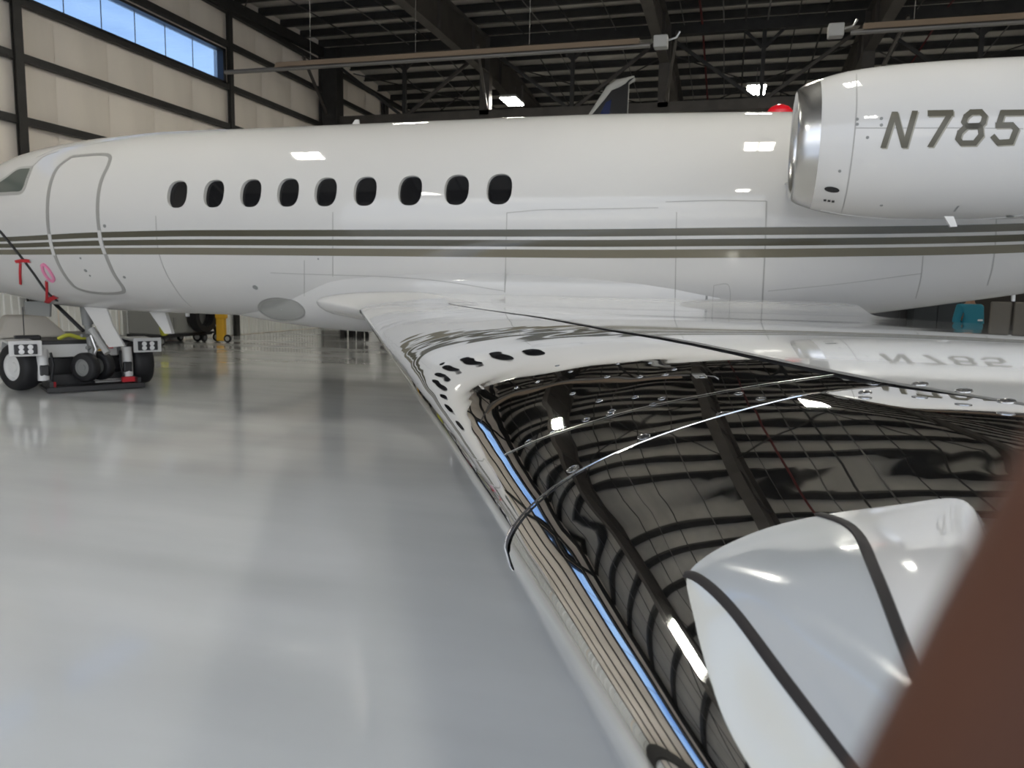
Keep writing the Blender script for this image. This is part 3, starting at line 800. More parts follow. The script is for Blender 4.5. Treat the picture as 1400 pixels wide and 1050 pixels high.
# seam along the back of the slats (dark strip) with pale edge
P = [[p + Vector((-.012, -.006, .0015)) * (1.0 if p.y > 1.0 else .3), p + Vector((.004, .002, .0018))] for p in SKIN_EDGE if p.y < 7.3]
part(MB().grid(P), 'slat_back_seam', mat('seam_dark', (.10, .10, .10), .5))
# thin joint line on the slat
def wline(px, wd, name, m, n=50, add=.0012, parent=jet):
    pts = [whit(u, v) for (u, v) in spline(px, n)]; pts = [p for p in pts if p is not None]; rows_ = []
    for i, p in enumerate(pts):
        t = (pts[min(i + 1, len(pts) - 1)] - pts[max(i - 1, 0)]); t.z = 0; t.normalize(); sd = Vector((-t.y, t.x, 0)) * wd / 2
        a_, b_ = p - sd, p + sd
        rows_.append([Vector((a_.x, a_.y, wing_up(a_.x, a_.y) + add)), Vector((b_.x, b_.y, wing_up(b_.x, b_.y) + add))])
    return part(MB().grid(rows_), name, m, parent, angle=80)
wline([(690, 622), (740, 600), (800, 580), (870, 560), (960, 541), (1040, 527), (1140, 513)], .0035, 'slat_joint', SILVER)
# fasteners
SCREW = mat('screw_metal', (.34, .34, .34), .22, .9)
for (u, v, r) in ((880, 597, .013), (783, 641, .013), (988, 566, .013), (1086, 543, .013), (1182, 547, .012), (1195, 524, .013), (1257, 535, .014), (1317, 545, .014), (1375, 560, .014),
                  (836, 562, .010), (801, 574, .010), (755, 592, .009), (722, 604, .009), (893, 553, .010), (905, 545, .009), (868, 543, .009), (834, 566, .009), (783, 538, .009), (819, 548, .009), (1010, 538, .010), (1040, 545, .010),
                  (706, 530, .008), (735, 522, .008), (780, 508, .008), (830, 515, .009), (875, 515, .009), (910, 512, .009), (845, 497, .008), (889, 496, .008), (922, 505, .008), (960, 515, .009), (762, 500, .008)):
    p = whit(u, v)
    if p is None: continue
    e = .01; n_ = Vector((-(wing_up(p.x + e, p.y) - wing_up(p.x - e, p.y)) / (2 * e), -(wing_up(p.x, p.y + e) - wing_up(p.x, p.y - e)) / (2 * e), 1)).normalized()
    p.z = wing_up(p.x, p.y) + (.009 if p.y < A_CUT + .2 and wing_pt(A_CUT, wing_d(p.x, p.y))[1] > p.y else 0)
    sc = part(MB().lathe(p - n_ * .001, n_, [(0, r * .62), (.0014, r * .60), (.0016, r * .56), (.0011, r * .52), (.0011, .0003)], 20), 'screw', SCREW, angle=30)
    e1 = n_.cross(Vector((.4, 1, 0))).normalized(); e2 = n_.cross(e1)
    mb = MB()
    for d1, d2 in ((e1, e2), (e2, e1)):
        c_ = p + n_ * .0006; mb.add([c_ + d1 * r * .36 + d2 * r * .07, c_ - d1 * r * .36 + d2 * r * .07, c_ - d1 * r * .36 - d2 * r * .07, c_ + d1 * r * .36 - d2 * r * .07], [(0, 1, 2, 3)])
    o = mb.build('screw_slot', BLKM, sc)
# ---- white fairing over the outboard leading edge, with two dark seals
ROWS = [  # longitudinal lines from the inboard nose outwards: pixels and height above the wing skin
  ([(922, 812), (930, 850), (946, 900), (985, 985), (1030, 1075)], [.000, .004, .006, .008, .008]),
  ([(921, 792), (950, 788), (1000, 832), (1070, 925), (1165, 1050)], [.001, .012, .020, .022, .022]),
  ([(945, 757), (1010, 760), (1060, 810), (1120, 900), (1215, 1050)], [.001, .020, .034, .036, .034]),
  ([(1010, 722), (1090, 735), (1130, 780), (1180, 890), (1262, 1050)], [.001, .024, .042, .046, .044]),
  ([(1098, 697), (1165, 722), (1196, 780), (1235, 880), (1300, 1050)], [.001, .024, .046, .052, .050]),
  ([(1200, 685), (1245, 702), (1265, 770), (1290, 880), (1345, 1050)], [.001, .018, .046, .056, .054]),
  ([(1308, 675), (1318, 690), (1335, 770), (1355, 880), (1400, 1050)], [.001, .012, .040, .052, .052]),
  ([(1330, 690), (1360, 730), (1390, 800), (1410, 890), (1450, 1050)], [.000, .003, .012, .022, .026]),
  ([(1345, 700), (1385, 745), (1420, 810), (1450, 900), (1490, 1050)], [-.004, -.004, -.004, -.004, -.004]),
]
POD = []
for (px, hs) in ROWS:
    col = []
    pp = spline([(p[0], p[1], h * 1000) for p, h in zip(px, hs)], 25)
    for (u, v, h) in pp:
        q = whit(u, v, h / 1000); col.append(q)
    POD.append(col)
for i_, col in enumerate(POD):       # go on outboard, past the frame
    last, pr = col[-1], col[-6]; d = (last - pr).normalized() * .05; d = Vector((.47, -.88, 0)) * .05
    base = last.z - wing_up(last.x, last.y)
    for k in range(1, 8):
        q = last + d * k; q.z = wing_up(q.x, q.y) + base * (1 - (k / 7) ** 2) - (.004 if k == 7 else 0); col.append(q)
# resample across rows
nv = len(POD[0]); ACROSS = []
for j in range(nv):
    ACROSS.append(spline([POD[i][j] for i in range(len(POD))], 8 * 9 + 1 - 8))
nA = len(ACROSS[0])                 # 65 columns, 8 per row gap
def fair_piece(i0, i1, name, m, off=0.0):
    G = [[Vector(ACROSS[j][i]) + Vector((0, 0, off)) for i in range(i0, i1 + 1)] for j in range(nv)]
    return part(MB().grid(G), name, m, parent=jet, angle=85)
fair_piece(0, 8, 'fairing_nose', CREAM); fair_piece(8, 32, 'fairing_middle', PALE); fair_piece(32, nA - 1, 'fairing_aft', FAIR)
for (c, wd) in ((8, .0075), (32, .007)):
    pts = [Vector(ACROSS[j][c]) for j in range(nv)]; rows_ = []
    for j, p in enumerate(pts):
        t = (pts[min(j + 1, nv - 1)] - pts[max(j - 1, 0)]).normalized()
        ac = (Vector(ACROSS[j][c + 1]) - Vector(ACROSS[j][c - 1])).normalized(); n_ = t.cross(ac).normalized(); n_ = n_ if n_.z > 0 else -n_
        rows_.append([p - ac * wd / 2 + n_ * .0002, p - ac * wd * .4 + n_ * .0014, p + ac * wd * .4 + n_ * .0014, p + ac * wd / 2 + n_ * .0002])
    part(MB().grid(rows_), 'fairing_seal', DSEAM, angle=60)
# mirrored wing and engine on the far side
for o in list(jet.children):
    nm = o.name.split('.')[0]
    if nm in ('inboard_slat', 'outboard_slat', 'root_glove', 'wing_upper_skin', 'wing_lower_skin', 'wing_tip_cap', 'engine_nacelle', 'intake_lip', 'intake_duct', 'pylon'):
        c_ = o.copy(); C.objects.link(c_); c_.parent = jet
        c_.scale = (1, -1, 1); c_.location = (0, YC, 0)
# ---- landing gear
def wheel(parent, c, axis, r, wd, name='wheel', rim=SILVER, n=32):
    a = Vector(axis).normalized()
    t = MB().lathe(Vector(c) - a * wd / 2, a, [(0, r * .58), (0, r * .86), (wd * .10, r * .96), (wd * .28, r), (wd * .72, r), (wd * .90, r * .96), (wd, r * .86), (wd, r * .58)], n, closed=True).build(name, BLACK, parent, True, 40)
    h = MB().lathe(Vector(c) - a * wd * .42, a, [(0, .001), (0, r * .2), (wd * .1, r * .22), (wd * .12, r * .46), (wd * .0, r * .5), (0, r * .6), (wd * .84, r * .6), (wd * .84, r * .5), (wd * .72, r * .46), (wd * .72, .001)], n).build('rim', rim, t, True, 40)
    return t
NGX = float(onY(128, 510, YC)[0])
def gear_part(mb, name, m, **k): return part(mb, name, m, **k)
gear_part(MB().tube([(NGX - .10, YC, 1.30), (NGX - .06, YC, .95)], .075, 14).tube([(NGX - .06, YC, .95), (NGX, YC, .42)], .05, 14).tube([(NGX - .01, YC - .09, .62), (NGX - .01, YC + .09, .62)], .03, 8).tube([(NGX - .03, YC - .16, .80), (NGX - .03, YC + .16, .80)], .025, 8).tube([(NGX, YC - .2, .35), (NGX, YC + .2, .35)], .04, 10), 'nose_strut', GREY)
gear_part(MB().tube([(NGX - .62, YC - .06, 1.28), (NGX - .09, YC - .06, .86)], .028, 8), 'drag_brace', BLKM)
gear_part(MB().tube([(NGX + .04, YC - .05, .80), (NGX + .12, YC - .05, .60), (NGX + .03, YC - .05, .45)], .022, 8), 'torque_link', SILVER)
gear_part(MB().tube([(NGX + .10, YC - .10, .90), (NGX + .36, YC - .10, .56)], .05, 10), 'steering_actuator', LGREY)
for s_ in (-.14, .14):
    w_ = wheel(jet, (NGX, YC + s_ , .34), (0, 1, 0), .215, .15, 'nose_wheel', GREY); place(w_)
def plate(px, yy, th, name, m):
    q = [onY(u, v, yy) for u, v in px]; n = len(q)
    vs = [(a[0], yy - th / 2, a[2]) for a in q] + [(a[0], yy + th / 2, a[2]) for a in q]
    return part(MB().add(vs, [tuple(range(n)), tuple(range(n, 2 * n))[::-1]] + [(i, (i + 1) % n, (i + 1) % n + n, i + n) for i in range(n)]), name, m, smooth=False)
plate([(116, 420), (146, 420), (155, 445), (171, 473), (150, 475), (141, 462), (131, 444)], YC - .25, .03, 'gear_door', WHITE)
plate([(34, 412), (70, 412), (69, 433), (36, 430)], YC - .25, .03, 'gear_door', GREY)
for s_ in (-1, 1):
    y_ = YC + s_ * 2.2
    gear_part(MB().tube([(-.9, y_, 1.35), (-.75, y_, .36)], .07, 12).tube([(-.75, y_ - .22, .36), (-.75, y_ + .22, .36)], .045, 10).tube([(-.9, y_ - s_ * .6, 1.25), (-.8, y_, .75)], .04, 8), 'main_strut', GREY)
    for d_ in (-.17, .17): place(wheel(jet, (-.75, y_ + d_, .36), (0, 1, 0), .36, .21, 'main_wheel'))

# ---- strap with red streamers on the nose
strap_px = [(-14, 306), (0, 316), (12, 330), (30, 352), (48, 376), (62, 396), (78, 411)]
o = ribbon(strap_px, .035, 'cover_strap', BLKM, 40, off=.012, parent=None)
tag(o, 'black cover strap slanting down across the jet nose with red streamers', 'strap')
def sflag(px, name, m, wd):
    ribbon(px, wd, name, m, 16, off=.016, parent=o)
sflag([(22, 357.5), (32, 356), (42, 357)], 'streamer_tab', RED, .04); sflag([(28.5, 359), (28, 373), (28.5, 388)], 'streamer', RED, .028)
sflag([(64, 384), (64.5, 398), (64, 415)], 'streamer', RED, .03); sflag([(64, 413), (70, 408), (77, 405)], 'streamer_tab', RED, .06)
lp_px = [(58, 362), (61, 361.5), (68, 369), (74, 380), (72, 384), (66, 380), (60, 371), (58, 362)]
o2 = ribbon(lp_px, .035, 'tape_loop', PINK, 40, off=.02, parent=None); tag(o2, 'pink tape loop stuck on the nose ahead of the cabin door', 'tape')

# ================================================================== TOW TUG under the nose
P1 = Vector(onZ(30, 533, 0)); P2 = Vector(onZ(192, 523.5, 0)); P1.z = P2.z = 0
ax = (P2 - P1); TL = ax.length; ax.normalize(); mo = Vector((ax.y, -ax.x, 0))          # mo: towards the open mouth
tug = empty('tow_tug', (P1 + P2) / 2, math.atan2(ax.y, ax.x)); tag(tug, 'low white towbarless aircraft tug cradling the nose wheels', 'tug')
# local: +x along the axle (to the far wheel), -y towards the mouth
HL = TL / 2
for s_ in (-1, 1):
    wheel(tug, (s_ * HL, 0, .34), (.9, .43, 0) if s_ < 0 else (1, 0, 0), .34, .28, 'wheel', TWHITE)
for s_ in (-1, 1):
    x_ = s_ * HL
    MB().box((x_, -.02, .70), (.34, .75, .03)).box((x_, -.40, .62), (.34, .03, .18)).add([(x_ - .17, .34, .70), (x_ + .17, .34, .70), (x_ + .17, .60, .50), (x_ - .17, .60, .50), (x_ - .17, .34, .67), (x_ + .17, .34, .67), (x_ + .17, .60, .47), (x_ - .17, .60, .47)], [(0, 1, 2, 3), (4, 7, 6, 5), (0, 4, 5, 1), (2, 6, 7, 3), (0, 3, 7, 4), (1, 5, 6, 2)]).build('mudguard', TWHITE, tug)
    MB().box((x_ + .02, -.415, .63), (.40, .03, .22), bev=.01).build('lamp_bracket', TWHITE, tug)
    hd = MB().box((x_ + .02, -.43, .62), (.28, .05, .14), bev=.01).build('lamp_housing', BLKM, tug)
    for i in (-1, 1):
        for j in (-1, 1): MB().lathe((x_ + .02 + i * .055, -.455, .62 + j * .032), (0, -1, 0), [(0, .036), (.012, .034), (.016, .001)], 12).build('lamp', mat('white_lens', (.9, .9, .9), .3), hd, True)
    MB().tube([(x_ - s_ * .24, -.25, .60), (x_ - s_ * .24, -.28, .15)],   .075, 14).build('lift_cylinder', TWHITE, tug, True)
    MB().tube([(x_ - s_ * .34, -.30, .55), (x_ - s_ * .36, -.36, .38), (x_ - s_ * .32, -.36, .12)], .018, 8).build('hydraulic_hose', BLACK, tug, True)
    MB().box((x_ - s_ * .25, .1, .30), (.12, .9, .16), bev=.02).build('side_frame', BLKM, tug)
MB().box((0, 1.5, .42), (TL + .1, 2.1, .42), bev=.03).build('chassis', TWHITE, tug)
MB().box((0, 1.35, .66), (TL + .04, 2.3, .06), bev=.01).build('deck', BLKM, tug)
MB().box((0, .22, .55), (TL * .66, .05, .24), Matrix.Rotation(-.3, 3, 'X'), bev=.01).build('front_panel', TWHITE, tug)
MB().box((.0, .36, .24), (TL * .74, .14, .38), bev=.02).build('rear_cradle', BLKM, tug)
MB().box((.06, -.34, .035), (TL * .80, .62, .035)).box((.06, -.66, .05), (TL * .80, .03, .07)).box((.06, -.05, .12), (TL * .72, .10, .16)).build('cradle_plate', BLKM, tug)
for s_ in (-1, 1): MB().box((.06 + s_ * TL * .36, -.30, .10), (.05, .62, .12)).build('cradle_arm', BLKM, tug)
MB().box((.06 + TL * .30, -.42, .12), (.20, .08, .07)).build('warning_tab', RED, tug); MB().box((-TL * .30, -.50, .10), (.07, .05, .09)).build('warning_tab', RED, tug)
MB().box((.34, -.12, .10), (.46, .06, .02)).box((.30, -.30, .09), (.40, .04, .02)).build('cradle_bar', SILVER, tug)
for pts in ([(-.25, .36, .70), (-.12, .32, .76), (.02, .30, .72), (.14, .30, .70)], [(-.06, .34, .56), (.02, .30, .62), (.10, .30, .52), (.2, .34, .58)]):
    MB().tube([tuple(q) for q in spline(pts, 14)], .03, 8).build('strap', YEL, tug, True)
MB().box((.42, .165, .58), (.09, .02, .06)).build('emergency_stop', RED, tug)
MB().box((.30, .178, .53), (.12, .012, .025)).build('warning_label', YEL2, tug)
# beige folded seat cushions and a whip aerial on its base
c0 = MB().add([(-.95, .9, .69), (.02, .9, .69), (.12, 1.9, .69), (-.95, 1.9, .69), (-.80, 1.10, 1.02), (-.28, 1.10, 1.02), (-.28, 1.7, 1.02), (-.80, 1.7, 1.02)], [(0, 3, 2, 1), (4, 5, 6, 7), (0, 1, 5, 4), (1, 2, 6, 5), (2, 3, 7, 6), (3, 0, 4, 7)]).build('engine_hood', BEIGE, tug)
bvm = c0.modifiers.new('bevel', 'BEVEL'); bvm.width = .04; bvm.segments = 3
MB().box((-.62, .55, .72), (.34, .16, .07), bev=.02).build('aerial_base', BLKM, tug)
MB().tube([(-.66, .55, .74), (-.66, .55, 1.18)], .008, 6).build('aerial', BLKM, tug)

# ================================================================== CART, HOSE REEL AND STANDS by the left wall
def gpt(u, v): p = Vector(onZ(u, v, 0)); p.z = 0; return p
GLn = 1.95
cart = empty('ground_power_cart', (-13.45, 16.95, 0), PI / 2); tag(cart, 'grey wheeled ground power cart with coiled black cable beside the white wall', 'cart')
MB().box((0, .5, .80), (GLn, .95, 1.05), bev=.04).build('body', mat('cart_grey_paint', (.27, .27, .26), .45), cart)
MB().box((0, .5, .24), (GLn + .05, 1.0, .08)).build('base_frame', BLKM, cart)
for s_ in (-1, 1):
    for y_ in (.12, .88): wheel(cart, (s_ * GLn * .42, y_, .11), (0, 1, 0), .11, .06, 'caster', SILVER, 16)
for i in range(5):
    MB().lathe((GLn * .22, -.05 - .05 * i, .74), (0, 1, 0), [(-.03, .30 + .02 * (i % 2)), (-.03, .44), (.03, .44), (.03, .30 + .02 * (i % 2))], 28, closed=True).build('cable_coil', BLACK, cart, True)
MB().tube([(-GLn * .5, -.03, 1.25), (-GLn * .47, -.06, .9), (-GLn * .49, -.06, .45), (-GLn * .46, -.04, .3)], .09, 10).build('hose', YEL, cart, True)
MB().box((-GLn * .30, .018, 1.0), (.34, .01, .08)).build('nameplate', mat('blue_print', (.06, .08, .3), .5), cart)
MB().box((-GLn * .22, .018, .55), (.10, .01, .3)).build('door_handle', GREY, cart)
a = gpt(284, 467)
stn = empty('hose_stand', a, .4); tag(stn, 'black A-frame stand on silver casters between the grey cart and the yellow dolly', 'stand')
MB().tube([(-.02, 0, 1.5), (-.02, 0, .85)], .05, 8).build('post', BLKM, stn, True)
for s_ in (-1, 1): MB().tube([(-.02, 0, .9), (s_ * .24, 0, .25)], .045, 8).build('leg', BLKM, stn, True)
for s_ in (-1, 1): wheel(stn, (s_ * .26, 0, .13), (.2, 1, 0), .13, .07, 'caster', SILVER, 16)
MB().box((0, 0, .26), (.56, .08, .05)).build('base_bar', BLKM, stn)
a = gpt(303, 468)
dl = empty('yellow_dolly', a, .3); tag(dl, 'small yellow dolly with one caster next to the black stand', 'dolly')
MB().box((0, 0, .35), (.22, .22, .62), bev=.03).build('body', YEL2, dl); MB().box((0, -.02, .75), (.32, .2, .22), bev=.03).build('head', YEL2, dl)
wheel(dl, (.2, -.1, .11), (.2, 1, 0), .11, .06, 'caster', SILVER, 16)
a = gpt(512, 470)
bl = empty('white_bollard', a); tag(bl, 'white tapered bollard on the floor beyond the belly', 'bollard')
MB().lathe((0, 0, 0), (0, 0, 1), [(0, .24), (.04, .24), (.06, .16), (.7, .13), (1.0, .10), (1.02, .001)], 20).build('post', TWHITE, bl, True); MB().lathe((0, 0, .75), (0, 0, 1), [(0, .132), (.1, .128)], 20).build('band', GREY, bl, True)
a = gpt(487, 462)
st = empty('work_stand', a); tag(st, 'dark work stand standing on the floor behind the belly of the jet', 'stand')
for sx in (-.28, .28):
    for sy in (-.28, .28): MB().box((sx, sy, .45), (.16, .16, .9)).build('leg', BLKM, st)
MB().box((0, 0, .93), (.8, .8, .06)).build('top', BLKM, st)

# ================================================================== THINGS BEYOND THE TAIL
def skin_obj(name, verts, edges, radii, m, parent=None, root=0, sub=2):
    me = bpy.data.meshes.new(name); me.from_pydata(verts, edges, []); o = bpy.data.objects.new(name, me); C.objects.link(o)
    sk = o.modifiers.new('skin', 'SKIN'); sk.use_smooth_shade = True
    for i, r in enumerate(radii):
        rr = r if isinstance(r, tuple) else (r, r); me.skin_vertices[0].data[i].radius = rr; me.skin_vertices[0].data[i].use_root = (i == root)
    ss = o.modifiers.new('sub', 'SUBSURF'); ss.levels = sub; ss.render_levels = sub
    bpy.context.view_layer.update()
    me2 = bpy.data.meshes.new_from_object(o.evaluated_get(bpy.context.evaluated_depsgraph_get()))
    o.modifiers.clear(); o.data = me2; me2.materials.clear(); me2.materials.append(m)
    me2.polygons.foreach_set('use_smooth', [True] * len(me2.polygons))
    if parent: o.parent = parent
    return o
q = ray(1325, 430); q = q / q[1]; YP = 15.5
pers = empty('person', (q[0] * YP, YP, 0), 0.5); tag(pers, 'standing person in a teal jacket and dark trousers seen below the tail', 'person')
skin_obj('body', [(0, 0, .95), (0, 0, 1.15), (0, 0, 1.38), (0, 0, 1.50), (0, -.01, 1.58), (0, -.01, 1.66), (0, -.01, 1.76),
                  (-.10, 0, .90), (-.11, 0, .50), (-.11, .02, .09), (-.11, -.14, .04), (.10, 0, .90), (.11, 0, .50), (.11, .02, .09), (.11, -.14, .04),
                  (-.19, 0, 1.42), (-.25, .02, 1.14), (-.22, -.12, .94), (-.20, -.18, .86), (.19, 0, 1.42), (.25, .02, 1.14), (.22, -.12, .94), (.20, -.18, .86)],
         [(0, 1), (1, 2), (2, 3), (3, 4), (4, 5), (5, 6), (0, 7), (7, 8), (8, 9), (9, 10), (0, 11), (11, 12), (12, 13), (13, 14), (2, 15), (15, 16), (16, 17), (17, 18), (2, 19), (19, 20), (20, 21), (21, 22)],
         [(.16, .12), (.165, .12), (.18, .12), .07, .055, (.08, .10), (.07, .085), .085, .06, .045, .04, .085, .06, .045, .04, .065, .05, .042, .04, .065, .05, .042, .04], SKIN, pers)
skin_obj('jacket', [(0, 0, .88), (0, 0, 1.15), (0, 0, 1.40), (0, 0, 1.48), (-.20, 0, 1.42), (-.26, .02, 1.14), (-.225, -.115, .95), (.20, 0, 1.42), (.26, .02, 1.14), (.225, -.115, .95)],
         [(0, 1), (1, 2), (2, 3), (2, 4), (4, 5), (5, 6), (2, 7), (7, 8), (8, 9)], [(.19, .15), (.195, .15), (.20, .14), .09, .085, .068, .058, .085, .068, .058], TEAL, pers)
skin_obj('trousers', [(0, 0, .95), (-.10, 0, .88), (-.11, 0, .50), (-.11, .02, .10), (.10, 0, .88), (.11, 0, .50), (.11, .02, .10)], [(0, 1), (1, 2), (2, 3), (0, 4), (4, 5), (5, 6)], [(.175, .135), .10, .078, .065, .10, .078, .065], DCLOTH, pers)
for s_ in (-1, 1): MB().box((s_ * .11, -.06, .05), (.10, .27, .09), bev=.03).build('shoe', BLACK, pers, True)
MB().lathe((0, 0, 1.66), (0, 0, 1), [(0, .095), (.06, .108), (.12, .09), (.15, .05), (.158, .001)], 18).build('hair', HAIR, pers, True)
MB().box((.09, -.163, 1.20), (.10, .012, .03)).build('chest_print', WHITEMARK, pers)
# equipment cabinets and boxes in the dark
for i, (u, w_, h_, yy, m, lab, nm, cat) in enumerate(((1225, 1.2, 1.75, 19.0, BLKM, 'tall black equipment cabinet behind the tail cone', 'equipment_cabinet', 'cabinet'), (1276, .9, 1.6, 18.2, mat('dark_slate_paint', (.010, .014, .017), .6), 'dark slate tool cabinet beside the person in teal', 'tool_cabinet', 'cabinet'))):
    r_ = ray(u, 430); r_ = r_ / r_[1]
    e = empty(nm, (r_[0] * yy, yy, 0)); tag(e, lab, cat)
    MB().box((0, 0, h_ / 2 + .05), (w_, .6, h_), bev=.02).build('body', m, e)
    for s_ in (-1, 1):
        d_ = MB().box((s_ * w_ / 4, -.31, h_ / 2 + .05), (w_ / 2 - .03, .02, h_ - .1)).build('door', m, e); MB().box((s_ * .06, -.33, h_ * .55), (.02, .03, .2)).build('handle', GREY, d_)
    for sx in (-1, 1):
        for sy in (-1, 1): MB().box((sx * w_ * .42, sy * .22, .03), (.08, .08, .06)).build('foot', BLKM, e)
BRN = mat('brown_grey_panel', (.12, .11, .095), .6)
for i, (u, lab) in enumerate(((1362, 'brown-grey high-backed chair next to the person in teal'), (1394, 'brown-grey high-backed chair farther along from the person in teal'), (1426, 'brown-grey high-backed chair at the end of the chair row'))):
    r_ = ray(u, 430); r_ = r_ / r_[1]; yy = 18.0
    e = empty('chair', (r_[0] * yy, yy, 0)); tag(e, lab, 'chair', 'chairs beyond the tail')
    MB().box((0, 0, .46), (.40, .42, .08), bev=.03).build('seat', BRN, e); MB().box((0, -.24, 1.05), (.38, .07, .95), bev=.03).build('backrest', BRN, e)
    for sx in (-1, 1):
        for sy in (-1, 1): MB().box((sx * .19, sy * .19, .21), (.04, .04, .42)).build('leg', BLKM, e)
# second aircraft: only its dark fin shows above the fuselage
YT = 21.0
tq = [onY(u, v, YT) for u, v in ((800, 175), (808, 160), (834, 122), (845, 116), (868, 107), (860, 114), (858, 160), (857, 178))]
oth = empty('parked_aircraft', (float(tq[1][0]) , YT, 0)); tag(oth, 'second aircraft parked behind the jet, its navy fin with a pale edge rising above', 'airplane')
zb2 = float(tq[1][2])
def lofty(pts, th, name, m, parent):
    n = len(pts); ox = parent.location
    vs = [(a[0] - ox.x, -th, a[2]) for a in pts] + [(a[0] - ox.x, th, a[2]) for a in pts]
    return MB().add(vs, [tuple(range(n)), tuple(range(n, 2 * n))[::-1]] + [(i, (i + 1) % n, (i + 1) % n + n, i + n) for i in range(n)]).build(name, m, parent)
base = [np.array([tq[0][0] - 1.6, YT, 2.8]), np.array([tq[7][0], YT, 2.8])]
lofty([base[0]] + tq[0:5] + tq[5:8] + [base[1]], .09, 'fin', mat('black_fin_paint', (.012, .012, .014), .3), oth)
bl_ = [onY(u, v, YT - .1) for u, v in ((816, 165), (828, 140), (836, 136), (832, 165))]
n = 4; ox = oth.location
MB().add([(a[0] - ox.x, -.10, a[2]) for a in bl_] + [(a[0] - ox.x, .10, a[2]) for a in bl_], [(0, 1, 2, 3), (4, 7, 6, 5), (0, 4, 5, 1), (1, 5, 6, 2), (2, 6, 7, 3), (3, 7, 4, 0)]).build('blue_flash', BLUE, oth)
MB().tube([tuple(Vector(a) - Vector(ox)) for a in tq[0:5]], [.08, .09, .12, .14, .07], 10).build('fin_leading_edge', LGREY, oth, True)
MB().tube([tuple(Vector((base[0][0] - ox.x + d, 0, z))) for d, z in ((-5.6, 2.0), (-5.3, 2.1), (-4.4, 2.3), (-2.5, 2.35), (0, 2.5), (3, 2.8), (4.6, 3.0))], [.05, .5, .95, 1.0, .8, .4, .1], 24).build('fuselage', WHITE, oth, True)
for sx, sy in ((-4.6, 0), (-2.2, -1.2), (-2.2, 1.2)):
    MB().tube([(base[0][0] - ox.x + sx, sy, 2.0), (base[0][0] - ox.x + sx, sy, .3)], .07, 8).build('strut', GREY, oth, True)
    wheel(oth, (base[0][0] - ox.x + sx, sy, .3), (0, 1, 0), .3, .18, 'wheel', SILVER, 20)
MB().box((base[0][0] - ox.x - 2.6, 0, 1.75), (1.8, 7, .12), bev=.04).build('wing', WHITE, oth)

# ================================================================== OVERHEAD FITTINGS
HZ, HY = 6.2, 15.25
def heater(x0, x1, xb, nm, lab, bare=None):
    e = empty(nm, (0, HY, HZ)); tag(e, lab, 'heater', 'tube heaters')
    MB().add([(x0, -.10, .0), (x1, -.10, .0), (x1, -.06, .10), (x0, -.06, .10), (x1, .06, .10), (x0, .06, .10), (x1, .12, -.02), (x0, .12, -.02),
              (x0, -.115, .0), (x1, -.115, .0), (x1, -.068, .112), (x0, -.068, .112), (x1, .068, .112), (x0, .068, .112), (x1, .135, -.02), (x0, .135, -.02)],
             [(0, 1, 2, 3), (3, 2, 4, 5), (5, 4, 6, 7), (8, 11, 10, 9), (11, 13, 12, 10), (13, 15, 14, 12), (0, 3, 11, 8), (3, 5, 13, 11), (5, 7, 15, 13), (1, 9, 10, 2), (2, 10, 12, 4), (4, 12, 14, 6)]).build('reflector', TUBE, e)
    MB().tube([(bare if bare else x0 - .2, 0, -.01), (x1 + .2, 0, -.01)], .048, 12).build('tube', BRUSH, e, True)
    b = MB().box((xb, 0, .03), (.26, .22, .22), bev=.02).build('burner_box', LGREY, e)
    MB().tube([(xb + .14, 0, .06), (xb + .28, 0, .10), (xb + .34, 0, .2)], .02, 8).build('gas_line', SILVER, b, True)
    k = x0 + .8
    while k < x1:
        MB().tube([(k, 0, .10), (k, 0, purlin_z(HY) - HZ)], .006, 5).build('hanger', BRUSH, e); k += 2.4
heater(-9.6, -1.85, -1.45, 'tube_heater', 'long tan tube heater hung across the bay above the cabin windows', bare=-10.9)
heater(2.05, 11.5, 1.60, 'tube_heater', 'tan tube heater hung above the engine nacelle')
proto = None
def lamp(loc, lab):
    global proto
    if proto is None:
        e = empty('high_bay_light', loc)
        MB().box((0, 0, .05), (.62, 1.2, .08), bev=.01).build('housing', LGREY, e)
        for s_ in (-1, 1): MB().box((s_ * .155, 0, -.005), (.24, 1.14, .03)).build('tube_bank', LAMP, e)
        MB().tube([(0, .4, .08), (0, .4, .6)], .006, 5).build('hanger', BRUSH, e); MB().tube([(0, -.4, .08), (0, -.4, .6)], .006, 5).build('hanger', BRUSH, e)
        proto = e
    else:
        e = proto.copy(); C.objects.link(e); e.location = loc
        for ch in proto.children:
            c_ = ch.copy(); C.objects.link(c_); c_.parent = e
    tag(e, lab, 'light', 'high bay lights')
    return e
LX_ = [(-7.75, 'over the cabin'), (.55, 'over the tail of the jet'), (9.2, 'behind the tail')]
for x, wh in LX_:
    for y, wy in ((-1.9, 'nearest the door'), (7.2, 'above the fuselage line'), (17.0, 'before the ridge truss'), (27.3, 'beyond the ridge truss')):
        lamp((x, y, purlin_z(y) - 1.05 if y < 20 else 8.2), 'lit white high bay light %s, %s' % (wh, wy))

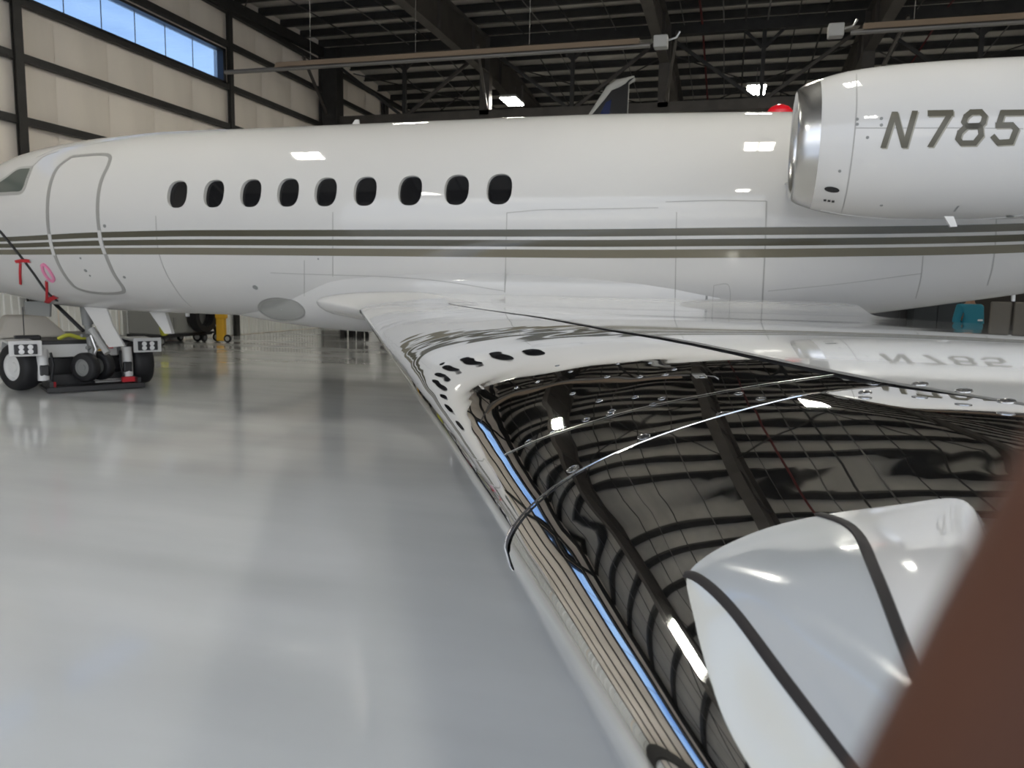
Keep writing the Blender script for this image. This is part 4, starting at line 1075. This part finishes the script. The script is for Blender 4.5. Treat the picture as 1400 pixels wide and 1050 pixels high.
# ================================================================== HAND at the lower right, a finger before the lens
def cw(x, d, f): return tuple(EYE + ROT @ np.array([x, d, f]))
hand_pts = [(.042, .094, .022), (.0185, .048, .040), (.0335, .0145, .042), (.0402, -.002, .041), (.0434, -.016, .0405),       # palm, index
            (.043, .050, .040), (.060, .018, .046), (.068, .004, .034), (.070, .002, .020),                                    # middle
            (.062, .058, .036), (.080, .032, .044), (.088, .020, .032), (.089, .018, .018),                                    # ring
            (.078, .072, .030), (.094, .052, .036), (.100, .043, .027), (.100, .041, .016),                                    # little
            (.026, .088, .004), (.008, .066, -.012), (-.002, .046, -.018), (-.004, .034, -.018),                                # thumb
            (.058, .140, .004), (.075, .20, -.03), (.11, .33, -.12)]                                                            # wrist, forearm
hand_e = [(0, 1), (1, 2), (2, 3), (3, 4), (0, 5), (5, 6), (6, 7), (7, 8), (0, 9), (9, 10), (10, 11), (11, 12), (0, 13), (13, 14), (14, 15), (15, 16), (0, 17), (17, 18), (18, 19), (19, 20), (0, 21), (21, 22), (22, 23)]
hand_r = [.024, .0125, .0095, .0082, .0070, .0115, .009, .008, .007, .011, .0088, .0078, .0068, .010, .008, .007, .006, .016, .0115, .010, .008, .024, .028, .038]
per2 = empty('person', cw(.11, .33, -.12)); tag(per2, 'hand of a person with one finger held up close before the view', 'person')
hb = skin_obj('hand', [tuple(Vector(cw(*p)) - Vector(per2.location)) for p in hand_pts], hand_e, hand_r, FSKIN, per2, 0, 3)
sl_ = MB().tube([tuple(Vector(cw(*p)) - Vector(per2.location)) for p in ((.082, .225, -.045), (.085, .235, -.052), (.11, .33, -.12), (.13, .40, -.17))], [.040, .043, .052, .056], 24).build('sleeve', mat('dark_sleeve', (.03, .03, .035), .85), per2, True)

# unseen phone added in the hand to shade the finger, lens at the viewpoint
def phone_box(c, sz, bev):
    m = MB().box((0, 0, 0), sz, bev=bev); m.v = [cw(c[0] + p[0], c[1] + p[1], c[2] + p[2]) for p in m.v]; return m
ph = empty('smartphone', cw(.045, .018, -.012)); tag(ph, 'dark smartphone added unseen in the hand to shade the finger', 'phone')
for (nm, c, sz, bev, m) in (('body', (.045, .018, -.0095), (.150, .074, .008), .0035, BLKM), ('camera_bump', (-.004, .004, -.0050), (.034, .034, .0015), .0006, BLKM), ('screen', (.045, .018, -.0140), (.144, .068, .001), .0003, PANE)):
    o_ = phone_box(c, sz, bev).build(nm, m, ph, True); o_.location = -Vector(ph.location)
